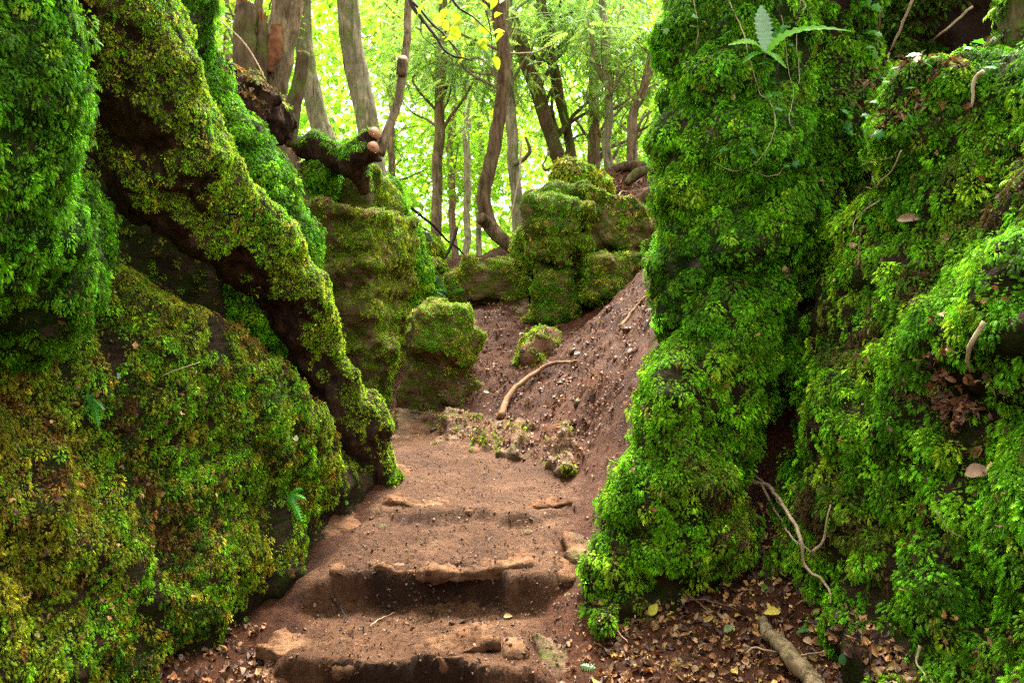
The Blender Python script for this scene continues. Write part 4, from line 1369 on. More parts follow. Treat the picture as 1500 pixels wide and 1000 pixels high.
cc = np.array([(0.32, 0.40, 0.02), (0.24, 0.36, 0.02), (0.4, 0.42, 0.04)])[g.integers(0, 3, len(b_))]
mesh_np('leaves', co, f, M['leaf'], br, np.repeat(cc, len(LV[0]), 0))

# ================================================================== LITTER
def litter(name, label, n, sampler, smin_, smax_, cols, seed, cat, minz=0.25):
    g = np.random.default_rng(seed)
    Vs, Fs, Cs, o = [], [], [], 0
    cnt = 0
    tries = 0
    per = [[] for _ in DEAD]
    while cnt < n and tries < n * 12:
        tries += 1
        px, py = sampler(g)
        p, nn = hit(px, py)
        if nn[2] < minz:
            continue
        per[g.integers(len(DEAD))].append((p + nn * (g.uniform(0.004, 0.014) if minz > 0 else g.uniform(0.02, 0.035)), nn))
        cnt += 1
    for (tv, tf), L in zip(DEAD, per):
        if not L:
            continue
        base = np.array([a for a, b in L])
        nn = unit(np.array([b for a, b in L]) + g.normal(size=base.shape) * 0.6)
        U = unit(np.cross(nn, g.normal(size=base.shape)))
        S = np.cross(nn, U)
        dist = np.linalg.norm(base - CAM, axis=1)
        sc = np.exp(g.uniform(math.log(smin_), math.log(smax_), len(base)))
        co, f = stamp(tv, tf, base - U * sc[:, None] * 0.5, U, S, nn, sc)
        c = np.array(cols)[g.integers(0, len(cols), len(base))] * np.exp(g.normal(0, 0.25, (len(base), 1)))
        Vs.append(co)
        Fs.append(f + o)
        o += len(co)
        Cs.append(np.repeat(c, len(tv), 0))
    return tag(mesh_np(name, np.vstack(Vs), np.vstack(Fs), M['dead'], None, np.vstack(Cs)), label, cat, None, 'stuff')


BR = [(0.30, 0.13, 0.05), (0.2, 0.085, 0.035), (0.38, 0.2, 0.09), (0.12, 0.055, 0.03), (0.26, 0.15, 0.09), (0.09, 0.045, 0.03)]


def poly_sampler(poly, extra=0.0):
    poly = np.array(poly, float)
    lo, hi = poly.min(0), poly.max(0)

    def s(g):
        while True:
            p = g.uniform(lo, hi)
            ins = False
            j = len(poly) - 1
            for i in range(len(poly)):
                if (poly[i, 1] > p[1]) != (poly[j, 1] > p[1]) and p[0] < (poly[j, 0] - poly[i, 0]) * (p[1] - poly[i, 1]) / (poly[j, 1] - poly[i, 1]) + poly[i, 0]:
                    ins = not ins
                j = i
            if ins:
                return p
    return s


litter('leaf_litter', 'brown dead leaves covering the gully floor between the mound and the right bank', 2300,
       poly_sampler([(860, 1040), (905, 900), (1000, 870), (1060, 780), (1110, 735), (1160, 760), (1200, 860), (1300, 930), (1400, 1040)]), 0.01, 0.046, BR + [(0.05, 0.025, 0.015), (0.4, 0.25, 0.12), (0.45, 0.3, 0.06), (0.36, 0.17, 0.05), (0.06, 0.03, 0.02)], 1, 'leaf litter')
litter('leaf_litter', 'dead leaves and needles at the foot of the left bank in the bottom corner', 260, poly_sampler([(150, 1020), (220, 960), (330, 920), (395, 900), (400, 1020)]), 0.015, 0.045, BR, 2, 'leaf litter')
litter('leaf_litter', 'red brown leaf fragments scattered on the slope below the outcrop', 2600,
       poly_sampler([(600, 610), (720, 440), (800, 470), (860, 480), (950, 300), (965, 440), (900, 600), (860, 690), (700, 650)]), 0.012, 0.04, BR + [(0.3, 0.19, 0.12), (0.24, 0.10, 0.055), (0.16, 0.065, 0.035), (0.1, 0.04, 0.02)], 3, 'leaf litter')
litter('leaf_litter', 'small dead leaf scraps on the bare earth between the path and the green mound', 420, poly_sampler([(800, 1010), (850, 860), (860, 720), (900, 560), (930, 480), (960, 480), (930, 600), (900, 700), (880, 860), (900, 1010)]), 0.007, 0.03, BR, 12, 'leaf litter')
litter('leaf_litter', 'rusty leaf carpet at the crest of the slope below the fallen log', 700, poly_sampler([(860, 285), (900, 258), (965, 245), (960, 330), (920, 320)]), 0.02, 0.05, BR + [(0.4, 0.18, 0.1)], 4, 'leaf litter')
litter('leaf_litter', 'dry leaves caught on the crest of the right bank', 220, poly_sampler([(1235, 140), (1300, 80), (1420, 90), (1400, 150), (1290, 190), (1230, 190)]), 0.025, 0.06, BR + [(0.45, 0.26, 0.15)], 5, 'leaf litter')
litter('path_debris', 'fine leaf scraps and grit strewn over the footpath', 1900, poly_sampler([(400, 1000), (470, 860), (560, 700), (580, 620), (700, 660), (860, 720), (850, 860), (800, 1000)]), 0.006, 0.02, [(0.1, 0.05, 0.03), (0.22, 0.13, 0.075), (0.14, 0.07, 0.035), (0.06, 0.03, 0.016), (0.05, 0.025, 0.014)], 6, 'debris')
litter('leaf_litter', 'litter lying on the ledge and boulders under the left trunks', 200, poly_sampler([(310, 90), (400, 130), (450, 290), (480, 330), (560, 330), (540, 290), (430, 230)]), 0.02, 0.05, BR, 7, 'leaf litter')

litter('leaf_litter', 'brown leaves and needles caught in the two bare pockets of the right bank', 150, poly_sampler([(1350, 520), (1420, 500), (1450, 600), (1410, 640), (1370, 590)]), 0.015, 0.045, BR, 8, 'leaf litter', -0.3)
litter('leaf_litter', 'dry brown bits caught all over the moss of the left bank', 320, poly_sampler([(0, 400), (120, 380), (420, 640), (500, 720), (440, 820), (250, 960), (0, 960)]), 0.008, 0.028, BR + [(0.4, 0.22, 0.08)], 9, 'leaf litter', -0.5)
litter('leaf_litter', 'dry leaf bits sprinkled over the moss of the right bank and mound', 260, poly_sampler([(900, 560), (1050, 480), (1200, 180), (1480, 140), (1500, 1000), (1280, 980), (1150, 700), (1050, 820), (900, 860)]), 0.01, 0.035, BR + [(0.45, 0.26, 0.12)], 10, 'leaf litter', -0.5)

def pebbles(name, label, n, sampler, a_, b2, cols, seed):
    g = np.random.default_rng(seed)
    tv = np.array([(0, 0, 1), (1, 0, 0), (0, 1, 0), (-1, 0, 0), (0, -1, 0), (0, 0, -1), (.6, .6, .5), (-.6, .6, .5), (-.6, -.6, .5), (.6, -.6, .5)], float)
    tf = np.array([(0, 9, 6), (0, 6, 7), (0, 7, 8), (0, 8, 9), (9, 1, 6), (6, 2, 7), (7, 3, 8), (8, 4, 9), (6, 1, 2), (7, 2, 3), (8, 3, 4), (9, 4, 1), (5, 2, 1), (5, 3, 2), (5, 4, 3), (5, 1, 4)])
    L = []
    while len(L) < n:
        h = hit(*sampler(g))
        if h[1][2] > 0.45 and not (h[0][2] > CZ - 0.35 and h[0][0] < -0.35):
            L.append(h)
    base = np.array([p for p, q in L])
    nn = unit(np.array([q for p, q in L]) + g.normal(size=base.shape) * 0.3)
    U = unit(np.cross(nn, g.normal(size=base.shape))) * g.uniform(0.8, 1.5, (n, 1))
    S = unit(np.cross(nn, U)) * g.uniform(0.6, 1.1, (n, 1))
    sz = np.exp(g.uniform(math.log(a_), math.log(b2), n))
    co, f = stamp(tv, tf, base, U, S, nn * g.uniform(0.35, 0.8, (n, 1)), sz)
    co = co + fbm(co, 40, 2, seed)[:, None] * 0.004
    c = np.array(cols)[g.integers(0, len(cols), n)] * np.exp(g.normal(0, 0.2, (n, 1)))
    return tag(mesh_np(name, co, f, M['dead'], None, np.repeat(c, len(tv), 0), smooth=False), label, 'pebbles', None, 'stuff')


pebbles('pebbles', 'small stones and clods on the red slope', 60, poly_sampler([(590, 615), (710, 450), (860, 470), (950, 350), (960, 440), (890, 600), (850, 700), (690, 660)]), 0.008, 0.04, [(0.10, 0.04, 0.022), (0.08, 0.032, 0.017), (0.13, 0.06, 0.035), (0.1, 0.065, 0.035)], 31)
pebbles('pebbles', 'grit and little stones along the edges of the footpath', 170, poly_sampler([(380, 1010), (450, 860), (530, 720), (580, 660), (850, 690), (870, 860), (830, 1010)]), 0.0035, 0.012, [(0.12, 0.056, 0.028), (0.09, 0.04, 0.02), (0.2, 0.11, 0.06)], 32)

# single leaves one can point at
LEAFT = leaf_grid(8, 4, 0.12, 0.35, 0.34, 0.8)
for (px, py, sz, col, ang, lab) in (
        (960, 892, 0.055, (0.5, 0.45, 0.04), 60, 'yellow fallen leaf standing at the foot of the green mound'),
        (1132, 903, 0.06, (0.55, 0.42, 0.05), 160, 'large yellow fallen leaf behind the broken log end'),
        (1178, 933, 0.05, (0.10, 0.26, 0.05), 170, 'glossy green fallen leaf just right of the log'),
        (1243, 963, 0.04, (0.08, 0.24, 0.07), 100, 'dark green fallen leaf below the lower end of the bent branch'),
        (1072, 926, 0.05, (0.3, 0.4, 0.16), 50, 'pale green fallen leaf left of the log end'),
        (1120, 866, 0.04, (0.16, 0.32, 0.05), 0, 'bright green leaf lying in the middle of the litter'),
        (1060, 745, 0.055, (0.42, 0.22, 0.07), 20, 'light tan dead leaf beside the dark crevice'),
        (1180, 880, 0.075, (0.36, 0.16, 0.07), 80, 'big copper dead leaf by the lower end of the bent branch'),
        (1210, 716, 0.05, (0.3, 0.36, 0.1), 70, 'yellow green leaf caught in moss above the bent branch'),
        (1330, 798, 0.03, (0.5, 0.32, 0.04), 30, 'small golden leaf stuck on the right bank'),
        (1440, 696, 0.075, (0.5, 0.3, 0.18), -20, 'curled tan dead leaf on the right bank near the photo edge'),
        (1440, 660, 0.045, (0.36, 0.15, 0.06), 40, 'rusty dead leaf above the curled tan leaf'),
        (1340, 320, 0.11, (0.5, 0.34, 0.22), -6, 'long curled pale leaf on the right bank under the ivy'),
        (1250, 365, 0.05, (0.4, 0.2, 0.1), 70, 'brown leaf hanging in the cleft beside the right bank'),
        (1033, 126, 0.03, (0.6, 0.32, 0.04), 30, 'small orange leaf stuck on the left side of the pillar'),
        (1070, 140, 0.035, (0.6, 0.4, 0.25), 80, 'pinkish dry leaf stuck on the pillar below the fern'),
        (1195, 158, 0.045, (0.5, 0.3, 0.18), -30, 'curled tan leaf on the dark rock right of the ivy'),
        (362, 911, 0.03, (0.2, 0.42, 0.12), 100, 'bright green heart shaped leaf at the foot of the left bank'),
        (415, 640, 0.032, (0.5, 0.62, 0.4), 80, 'pale green wilted leaf on the left bank beside the dark hollow'),
        (430, 642, 0.034, (0.6, 0.5, 0.34), 60, 'cream spotted leaf next to the pale green wilted leaf'),
        (125, 583, 0.035, (0.07, 0.3, 0.03), 110, 'vivid green leaf sprouting on the left bank'),
        (164, 551, 0.03, (0.3, 0.5, 0.32), 30, 'pale mint leaf on the left bank above the vivid leaf'),
        (562, 772, 0.045, (0.22, 0.28, 0.2), 5, 'grey green willow leaf on the path above the dark riser'),
        (775, 780, 0.04, (0.45, 0.42, 0.2), 5, 'narrow straw coloured leaf on the path at the right'),
        (832, 873, 0.03, (0.5, 0.45, 0.12), 45, 'slim yellow leaf at the right edge of the path'),
        (745, 905, 0.04, (0.5, 0.32, 0.12), 20, 'tan leaf on the step below the dark riser'),
        (505, 735, 0.03, (0.14, 0.36, 0.04), 90, 'bright green leaf dangling from the left bank above the muddy boulder'),
        (765, 490, 0.05, (0.6, 0.55, 0.45), 40, 'whitish dead leaf on the slope below the dark stone'),
        (846, 518, 0.05, (0.55, 0.5, 0.42), 10, 'whitish dead leaf on the slope right of the tan root'),
        (712, 575, 0.05, (0.5, 0.5, 0.3), 10, 'pale leaf beside the moss capped boulder')):
    p, n = hit(px, py, 0.03 if (px < 520 or px > 900) and n_ok(px, py) else 0.015) if False else hit(px, py, 0.022 if not (500 < px < 880) else 0.012)
    n = unit(n + np.array([0.1, -0.25, 0.15]))
    a = math.radians(ang)
    u = np.array([math.cos(a), 0, math.sin(a)])
    u = unit(u - n * (u @ n))
    s = np.cross(n, u)
    if 'narrow' in lab or 'willow' in lab or 'slim' in lab or 'long' in lab:
        s = s * 0.45
    co, f = stamp(LEAFT[0], LEAFT[1], np.array([p - u * sz * 0.5]), u[None], s[None], n[None], np.array([sz]))
    cc = np.array(col)[None] * (0.85 + 0.3 * np.random.default_rng(int(px)).random((len(co), 1)))
    o = mesh_np('fallen_leaf', co, f, M['leaf'] if col[1] > col[0] else M['dead'], None, cc)
    tag(o, lab, 'leaf')

# ================================================================== BRANCHES, TWIGS AND ROOTS
lay([(1093, 713, 0.02), (1130, 718, 0.05), (1165, 740, 0.08), (1192, 780, 0.08), (1205, 820, 0.06), (1218, 850, 0.04), (1223, 880, 0.0)], 0.0135, 'pale bent fallen branch between the mound and the right bank', 'fallen_branch', 'branch', 'twig_pale', 0.02,
    side=[[(1125, 716, 0.05), (1150, 752, 0.05), (1185, 785, 0.05), (1205, 810, 0.03)], [(1095, 690, 0.03), (1135, 720, 0.05), (1160, 745, 0.05)], [(1205, 805, 0.05), (1222, 775, 0.04), (1228, 745, 0.02)]])
w = [hit(1112, 918, 0.03)[0], hit(1150, 955, 0.035)[0], hit(1185, 1000, 0.04)[0], hit(1215, 1050, 0.04)[0]]
v, q, _, _ = tube(w, [0.019, 0.028, 0.031, 0.033], 18, 12, 0.3, 0.012, 9)
v = v + fbm(v, 45, 3, 2)[:, None] * np.array([0.003, 0.003, 0.004])
lgo = tag(mesh_np('broken_log', v, q, M['bark_brown']), 'grey brown broken log lying in the leaf litter at the bottom right', 'log')
lay([(735, 612, 0.0), (745, 588, 0.02), (775, 560, 0.035), (805, 540, 0.035), (845, 530, 0.0)], 0.036, 'bare tan root crossing the red slope', 'root', 'root', 'root_tan', 0.01, 0.01, 10)
lay([(910, 480, 0.0), (925, 462, 0.01), (938, 445, 0.01), (948, 432, 0.0)], 0.025, 'reddish root at the top of the slope beside the pillar foot', 'root', 'root', 'root_tan', 0.0, 0.01, 8)
lay([(905, 292), (912, 282), (930, 270), (945, 258)], 0.012, 'whitish surface root on the rusty crest', 'root', 'root', 'twig_pale', 0.01, 0.015, side=[[(915, 282), (935, 280), (950, 276)]])
fl = [P(900, 246, 10.1), P(925, 243, 10.05), P(965, 240, 10)]
v, q, _, _ = tube(fl, [0.05, 0.065, 0.06], 12, 8, 0.15, 0.02, 4)
tag(mesh_np('fallen_log', v, q, M['bark_dark']), 'dark fallen log lying across the crest of the slope', 'log')
fl = [P(918, 268, 9.6), P(932, 255, 9.65), P(962, 246, 9.8)]
v, q, _, _ = tube(fl, [0.03, 0.055, 0.06], 12, 8, 0.15, 0.02, 4)
tag(mesh_np('fallen_log', v, q, M['bark_mossy']), 'short mossy log in front of the dark fallen log', 'log')
fl = [P(938, 300, 8.6), P(948, 288, 8.55), P(968, 276, 8.5)]
v, q, _, _ = tube(fl, [0.03, 0.07, 0.09], 12, 8, 0.2, 0.02, 4)
tag(mesh_np('root', v, q, M['bark_dark']), 'dark curved root jutting from behind the pillar', 'root')
for pts, r, mat, lab in (([(588, 297, 9.9), (625, 322, 10.1), (655, 350, 10.4), (685, 378, 10.8)], 0.022, 'twig_dark', 'long dark fallen stick sloping down to the right in front of the straight trunk'),
                         ([(668, 334, 9.6), (660, 360, 9.5), (645, 392, 9.4)], 0.025, 'twig_dark', 'short stick leaning left against the boulders'),
                         ([(598, 322, 9.8), (620, 334, 9.9), (640, 345, 10)], 0.014, 'twig_dark', 'thin dark stick below the long fallen stick'),
                         ([(765, 205, 10.4), (758, 270, 10.3), (746, 325, 10.2)], 0.014, 'twig_pale', 'pale dead stick leaning beside the hooked trunk'),
                         ([(745, 78, 9.9), (775, 80, 9.8), (800, 70, 9.7), (815, 62, 9.6)], 0.012, 'twig_pale', 'pale arching twig right of the hooked trunk')):
    v, q, _, _ = tube([P(*p) for p in pts], np.linspace(r, r * 0.5, len(pts)), 8, 6, 0.1, 0.02, 3)
    tag(mesh_np('stick', v, q, M[mat]), lab, 'stick')
for pts, r, mat, lab in (([(484, 874), (498, 888), (510, 908)], 0.007, 'twig_dark', 'short dark stick on the nearest step'),
                         ([(660, 916), (675, 912), (692, 906)], 0.007, 'twig_dark', 'dark bit of bark in the middle of the nearest step'),
                         ([(540, 920), (565, 905), (580, 895)], 0.003, 'twig_pale', 'thin straw on the nearest step'),
                         ([(1000, 862, 0.02), (1020, 890, 0.02), (1050, 915, 0.02), (1062, 920, 0.02)], 0.006, 'twig_brown', 'bent brown twig on the litter below the mound'),
                         ([(1010, 885, 0.02), (1050, 893, 0.03), (1085, 902, 0.02)], 0.0045, 'twig_brown', 'thin brown twig crossing the bent brown twig'),
                         ([(888, 905, 0.02), (910, 930, 0.03), (925, 948, 0.02)], 0.0045, 'twig_pale', 'pale twig at the left of the gully litter'),
                         ([(1094, 964, 0.02), (1120, 958, 0.03), (1160, 968, 0.03), (1215, 966, 0.03)], 0.0045, 'twig_pale', 'straight pale twig passing under the broken log'),
                         ([(1354, 945, 0.02), (1358, 970, 0.02), (1365, 1005, 0.02)], 0.006, 'twig_pale', 'upright pale twig at the bottom of the right bank'),
                         ([(1378, 745, 0.03), (1395, 770, 0.03), (1425, 783, 0.03)], 0.006, 'twig_pale', 'tan hooked twig low on the right bank'),
                         ([(1452, 478, 0.03), (1440, 505, 0.04), (1435, 535, 0.03)], 0.012, 'twig_pale', 'weathered stick upright in the moss of the right bank'),
                         ([(1378, 515, 0.02), (1372, 540, 0.02)], 0.011, 'twig_dark', 'short dark stick in the bare patch of the right bank'),
                         ([(1260, 395, 0.03), (1258, 370, 0.03), (1265, 335, 0.03)], 0.006, 'twig_brown', 'thin dead twig hanging below the long curled leaf'),
                         ([(232, 545, 0.04), (258, 534, 0.05), (283, 524, 0.05)], 0.0025, 'twig_pale', 'straight white grass stalk on the left bank'),
                         ([(1455, 112, 0.05), (1448, 135, 0.06), (1430, 160, 0.02)], 0.014, 'twig_pale', 'split pale stick below the mossy hook at the crest of the right bank'),
                         ([(1405, 0, 0.1), (1370, 45, 0.1), (1340, 85, 0.05), (1325, 110, 0.02)], 0.011, 'twig_pale', 'long straight dead stem slanting down from the dark soil bank'),
                         ([(1335, 5, 0.1), (1318, 45, 0.1), (1305, 75, 0.05), (1290, 105, 0.02)], 0.012, 'twig_pale', 'crooked dead branch on the crest left of the slanting stem'),
                         ([(1290, 20, 0.08), (1293, 55, 0.06), (1310, 85, 0.02)], 0.009, 'twig_brown', 'thin crooked twig beside the crooked dead branch')):
    lay(pts, r, lab, 'twig', 'twig', mat, 0.008)
for pts, r, lab in (([(322, 30, 6.2), (355, 60, 6.1), (378, 95, 6.0), (388, 125, 5.9), (388, 200, 5.8)], 0.006, 'arching pale bramble shoot over the dark ledge'),
                    ([(318, 85, 6.0), (350, 98, 5.9), (385, 125, 5.85)], 0.006, 'lower pale shoot joining the arching bramble shoot')):
    v, q, _, _ = tube([P(*p) for p in pts], np.linspace(r, r * 0.6, len(pts)), 6, 6, 0.05)
    tag(mesh_np('shoot', v, q, M['twig_pale']), lab, 'shoot')

# ================================================================== IVY AND FERNS
IVY_O = [(0, 0), (0.08, 0.22), (0.02, 0.46), (0.3, 0.3), (0.5, 0.42), (0.62, 0.2), (1, 0), (0.62, -0.2), (0.5, -0.42), (0.3, -0.3), (0.02, -0.46), (0.08, -0.22)]
IVY = (np.array([(0.35, 0, 0.05)] + [(a, b, -0.12 * abs(b) - 0.05 * a) for a, b in IVY_O]), np.array([(0, 1 + i, 1 + (i + 1) % 12) for i in range(12)]))


def ivy(label, stems, leaves, size, rad=0.0035, mat='twig_brown', cols=((0.05, 0.2, 0.03), (0.08, 0.28, 0.04)), seed=1):
    g = np.random.default_rng(seed)
    p0, _ = hit(stems[0][0][0], stems[0][0][1])
    root = thing('ivy', label, 'ivy', p0)
    parts = []
    for s in stems:
        w = [hit(a, b, 0.035 + (dz[0] if dz else 0))[0] for a, b, *dz in s]
        v, q, _, _ = tube(w, np.linspace(rad * 0.75, rad * 0.4, len(w)), 6, 7, 0.08, 0.01, 12)
        parts.append((v, q))
    v, q = joinp(parts)
    mesh_np('stem', v, q, M[mat], root)
    if leaves:
        L = [hit(a, b, 0.05) for a, b in leaves]
        base = np.array([p for p, n in L])
        Nn = unit(np.array([[0, -0.55, 0.75]] * len(L)) + g.normal(size=base.shape) * 0.35)
        U = unit(np.cross(Nn, g.normal(size=base.shape)))
        S = np.cross(Nn, U)
        sc = size * g.uniform(0.75, 1.3, len(L))
        co, f = stamp(IVY[0], IVY[1], base - U * sc[:, None] * 0.4, U, S, Nn, sc)
        cc = np.array(cols)[g.integers(0, len(cols), len(L))] * np.exp(g.normal(0, 0.2, (len(L), 1)))
        mesh_np('leaves', co, f, M['fern'], root, np.repeat(cc, len(IVY[0]), 0), smooth=False)
    return root


ivy('ivy trailing down the pillar left of the strap leaved fern', [[(1068, 2), (1080, 40), (1090, 90), (1108, 130), (1125, 158), (1130, 190), (1115, 225), (1085, 245), (1055, 240)]],
    [(1080, 24), (1070, 50), (1105, 102), (1118, 125), (1128, 150), (1130, 165), (1122, 152), (1060, 60), (1068, 225), (1075, 224), (1100, 228)], 0.045, 0.004, 'twig_pale', ((0.08, 0.28, 0.04), (0.05, 0.2, 0.02)), 1)
ivy('ivy stem hanging straight down right of the fern', [[(1166, 0), (1164, 60), (1165, 100), (1163, 132)], [(1165, 5), (1176, 15), (1165, 20)]], [(1152, 68), (1166, 140), (1172, 110)], 0.035, 0.0035, 'twig_pale', seed=2)
ivy('thin dry vine between the fern and the hanging ivy stem', [[(1138, 20), (1140, 70), (1148, 110), (1155, 140), (1150, 180), (1160, 200)]], [], 0.03, 0.003, 'twig_pale', seed=3)
ivy('pale vine curving down the left flank of the pillar', [[(1022, 0), (1023, 50), (1018, 92), (1008, 120)], [(1014, 38), (1022, 44)]], [(1014, 82), (1016, 28), (985, 38), (990, 75), (988, 95)], 0.035, 0.003, 'twig_pale', ((0.2, 0.42, 0.12),), 4)
ivy('ivy with looping stem at the cleft left of the right bank', [[(1280, 262), (1288, 298), (1262, 320), (1258, 345)], [(1330, 212), (1318, 240), (1290, 275), (1270, 280)], [(1255, 232), (1290, 236), (1316, 226)]],
    [(1240, 188), (1258, 210), (1288, 165), (1338, 182), (1282, 240), (1262, 228), (1300, 190), (1234, 168), (1262, 200), (1245, 196)], 0.055, 0.005, 'twig_pale', ((0.05, 0.26, 0.03), (0.09, 0.34, 0.05)), 5)
ivy('bright ivy leaves along the crest of the right bank', [[(1235, 150), (1290, 112), (1340, 90), (1400, 72), (1440, 80)]],
    [(1357, 78), (1373, 72), (1390, 70), (1402, 72), (1418, 74), (1434, 76), (1376, 90), (1345, 96), (1330, 108), (1318, 110), (1310, 125), (1348, 125), (1300, 140), (1410, 85), (1448, 108), (1364, 102), (1284, 118)], 0.043, 0.003, 'twig_brown', ((0.06, 0.26, 0.02), (0.09, 0.32, 0.03)), 6)
ivy('ivy runner climbing the right flank of the pillar below the trailing ivy', [[(1150, 238), (1130, 258), (1110, 262), (1100, 250)]], [(1140, 245), (1155, 232), (1120, 240)], 0.035, 0.003, 'twig_pale', seed=7)
ivy('leafy herb hanging over the gap between the dark rock and the soil bank', [[(1262, 10), (1275, 40), (1280, 70)]], [(1260, 5), (1275, 12), (1290, 8), (1300, 18), (1270, 30), (1285, 34), (1268, 52), (1280, 60), (1264, 75), (1310, 8), (1296, 30), (1258, 22), (1275, 80)], 0.055, 0.003, 'twig_brown', ((0.1, 0.36, 0.03), (0.16, 0.45, 0.05)), 8)


def strap(base, pts, wid, waves=11, amp=0.2, nv=6):
    """one strap shaped fern blade along a curve, with a wavy margin and a channel on the midrib"""
    c, r = catmull(pts, wid, 9)
    t = unit(np.gradient(c, axis=0))
    up = np.array([0, -0.75, 0.65])
    V, Q = [], []
    n = len(c)
    for i in range(n):
        s = unit(np.cross(up - t[i] * 0.0, t[i])) if abs(up @ t[i]) < 0.98 else np.array([1.0, 0, 0])
        nn = np.cross(t[i], s)
        for j in range(nv + 1):
            q = j / nv * 2 - 1
            wv = 1 + amp * math.sin(i / n * waves * 6.28) * abs(q)
            V.append(c[i] + s * q * r[i] * wv + nn * (0.25 * r[i] * abs(q) + amp * 0.9 * r[i] * math.sin(i / n * waves * 6.28 + 1.0) * abs(q)))
    for i in range(n - 1):
        for j in range(nv):
            a = i * (nv + 1) + j
            Q.append((a, a + 1, a + nv + 2, a + nv + 1))
    return np.array(V), np.array(Q)


fd = hit(1122, 78)[0][1] - 0.06
fern = thing('strap_leaved_fern', 'glossy strap leaved fern growing from the pillar near the top of the photo', 'fern', P(1122, 78, fd))
fp = lambda a, b, d=0.0: P(a, b, fd + d)
for pts, w_, col, lab in (([fp(1121, 78), fp(1119, 55, 0.02), fp(1116, 30, 0.03), fp(1115, 8, 0.04)], [0.012, 0.036, 0.038, 0.004], (0.38, 0.58, 0.34), 'upright pale glossy blade'),
                          ([fp(1124, 78), fp(1140, 60, -0.04), fp(1168, 46, -0.08), fp(1205, 42, -0.09), fp(1247, 46, -0.06)], [0.014, 0.03, 0.022, 0.016, 0.003], (0.2, 0.52, 0.03), None),
                          ([fp(1120, 78), fp(1108, 66, -0.05), fp(1090, 62, -0.08), fp(1067, 66, -0.08)], [0.012, 0.024, 0.02, 0.004], (0.22, 0.52, 0.04), None),
                          ([fp(1123, 76, 0.02), fp(1132, 60, 0.06), fp(1145, 42, 0.09), fp(1158, 40, 0.1)], [0.01, 0.02, 0.02, 0.006], (0.07, 0.3, 0.02), None),
                          ([fp(1123, 77, -0.02), fp(1136, 84, -0.07), fp(1152, 100, -0.09)], [0.01, 0.017, 0.004], (0.16, 0.44, 0.03), None),
                          ([fp(1119, 77, -0.01), fp(1104, 80, -0.05), fp(1088, 92, -0.06)], [0.009, 0.015, 0.004], (0.12, 0.36, 0.03), None),
                          ([fp(1119, 77, 0.0), fp(1110, 72, 0.05), fp(1096, 70, 0.08)], [0.01, 0.02, 0.006], (0.1, 0.34, 0.03), None)):
    v, q = strap(None, pts, w_)
    o = mesh_np('frond', v, q, M['fern'], fern, np.array(col)[None] * np.ones((len(v), 1)))
    if lab:
        o['label'] = lab
v, q, _, _ = tube([fp(1122, 76, 0.03), fp(1116, 95, 0.03), fp(1115, 112, 0.05)], [0.006, 0.004, 0.003], 6, 5)
mesh_np('stalk', v, q, M['twig_brown'], fern)


def small_fern(label, px, py, blades, size, col, seed):
    g = np.random.default_rng(seed)
    p, n = hit(px, py, 0.02)
    root = thing('small_fern', label, 'fern', p)
    tv, tf = feather(11, 0.2, True, 0.015, 0.05, 0.03, 0.08)
    for a in blades:
        r = math.radians(a)
        U = unit(np.array([math.cos(r), -0.45, math.sin(r)]))
        S = unit(np.cross(np.array([0, -0.6, 0.8]), U))
        co, f = stamp(tv, tf, p[None], U[None], S[None], np.cross(U, S)[None], np.array([size * g.uniform(0.8, 1.2)]), np.array([[0, 0, -0.3]]))
        mesh_np('frond', co, f, M['fern'], root, np.array(col)[None] * g.uniform(0.8, 1.2) * np.ones((len(co), 1)), smooth=False)
    return root


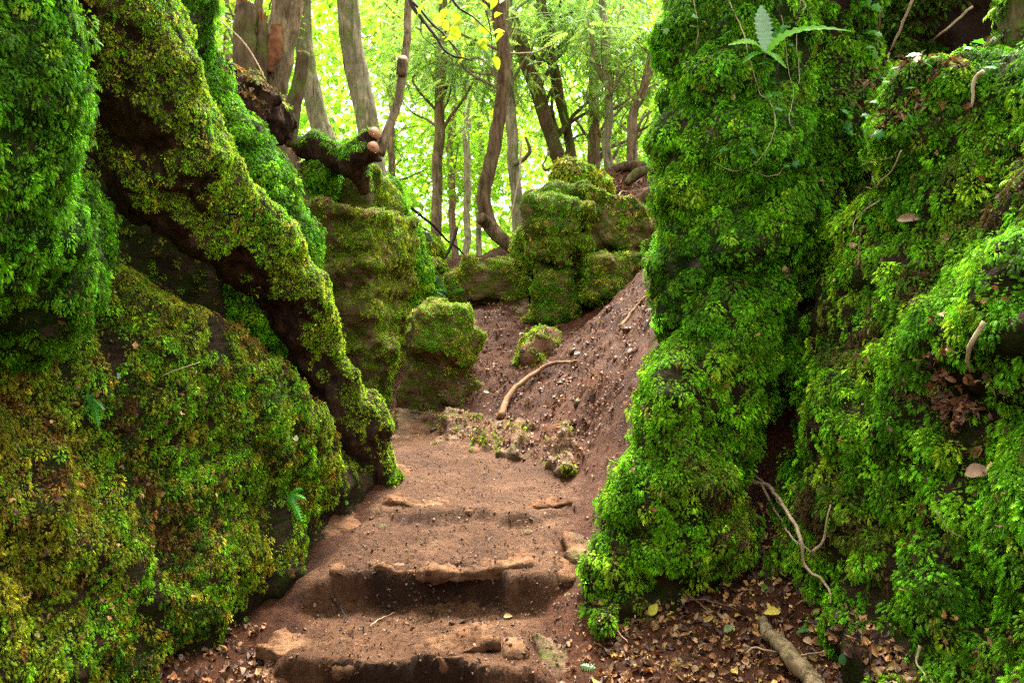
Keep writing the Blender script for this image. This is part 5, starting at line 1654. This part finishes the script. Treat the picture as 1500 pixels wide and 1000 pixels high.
small_fern('small bright fern on the left bank above the muddy boulder', 418, 728, (-45, 10, 40), 0.13, (0.12, 0.42, 0.05), 1)
small_fern('green fern growing between the boulders behind the moss capped boulder', 632, 428, (20, 60, 110, -10), 0.2, (0.06, 0.24, 0.02), 2)
small_fern('fern tuft on the left bank below the vivid leaf', 130, 585, (-20, -60, -120, 60), 0.08, (0.07, 0.3, 0.03), 3)
small_fern('tiny fern lying at the bottom edge of the photo by the slanting stone', 850, 978, (5,), 0.1, (0.2, 0.45, 0.15), 4)
small_fern('fern at the left of the gap between the flat topped and the moss capped boulder', 660, 428, (30, 70, 120), 0.2, (0.1, 0.36, 0.04), 5)

# ================================================================== LIGHT, SKY, CAMERA
sc = bpy.context.scene
w = bpy.data.worlds.new('World')
sc.world = w
w.use_nodes = True
nt = w.node_tree
bg = nt.nodes['Background']
sky = nt.nodes.new('ShaderNodeTexSky')
sky.sky_type = 'NISHITA'
sky.sun_disc = False
EL, AZ = math.radians(60), math.radians(6)      # azimuth from +Y towards +X
sky.sun_elevation = EL
sky.sun_rotation = AZ
sky.air_density = 1.0
sky.dust_density = 6.0
sky.ozone_density = 0.5
hs = nt.nodes.new('ShaderNodeHueSaturation')
hs.inputs['Saturation'].default_value = 0.1
nt.links.new(sky.outputs[0], hs.inputs['Color'])
nt.links.new(hs.outputs[0], bg.inputs['Color'])
bg.inputs['Strength'].default_value = 0.125
sl = bpy.data.lights.new('sun', 'SUN')
sl.energy = 2.6
sl.angle = math.radians(22)
sl.color = (1.0, 0.93, 0.78)
so = bpy.data.objects.new('sun', sl)
C.objects.link(so)
dv = Vector((math.sin(AZ) * math.cos(EL), math.cos(AZ) * math.cos(EL), math.sin(EL)))
so.rotation_euler = dv.to_track_quat('Z', 'Y').to_euler()

cam = bpy.data.cameras.new('camera')
cam.lens = 28
cam.sensor_width = 36
cam.clip_end = 1000
cam.clip_start = 0.05
co_ = bpy.data.objects.new('camera', cam)
co_.location = (0, 0, CZ)
co_.rotation_euler = (math.radians(90), 0, 0)
C.objects.link(co_)
sc.camera = co_
sc.view_settings.view_transform = 'Standard'
sc.view_settings.look = 'None'
sc.view_settings.exposure = 2.62
sc.cycles.use_denoising = False
sc.view_settings.gamma = 1
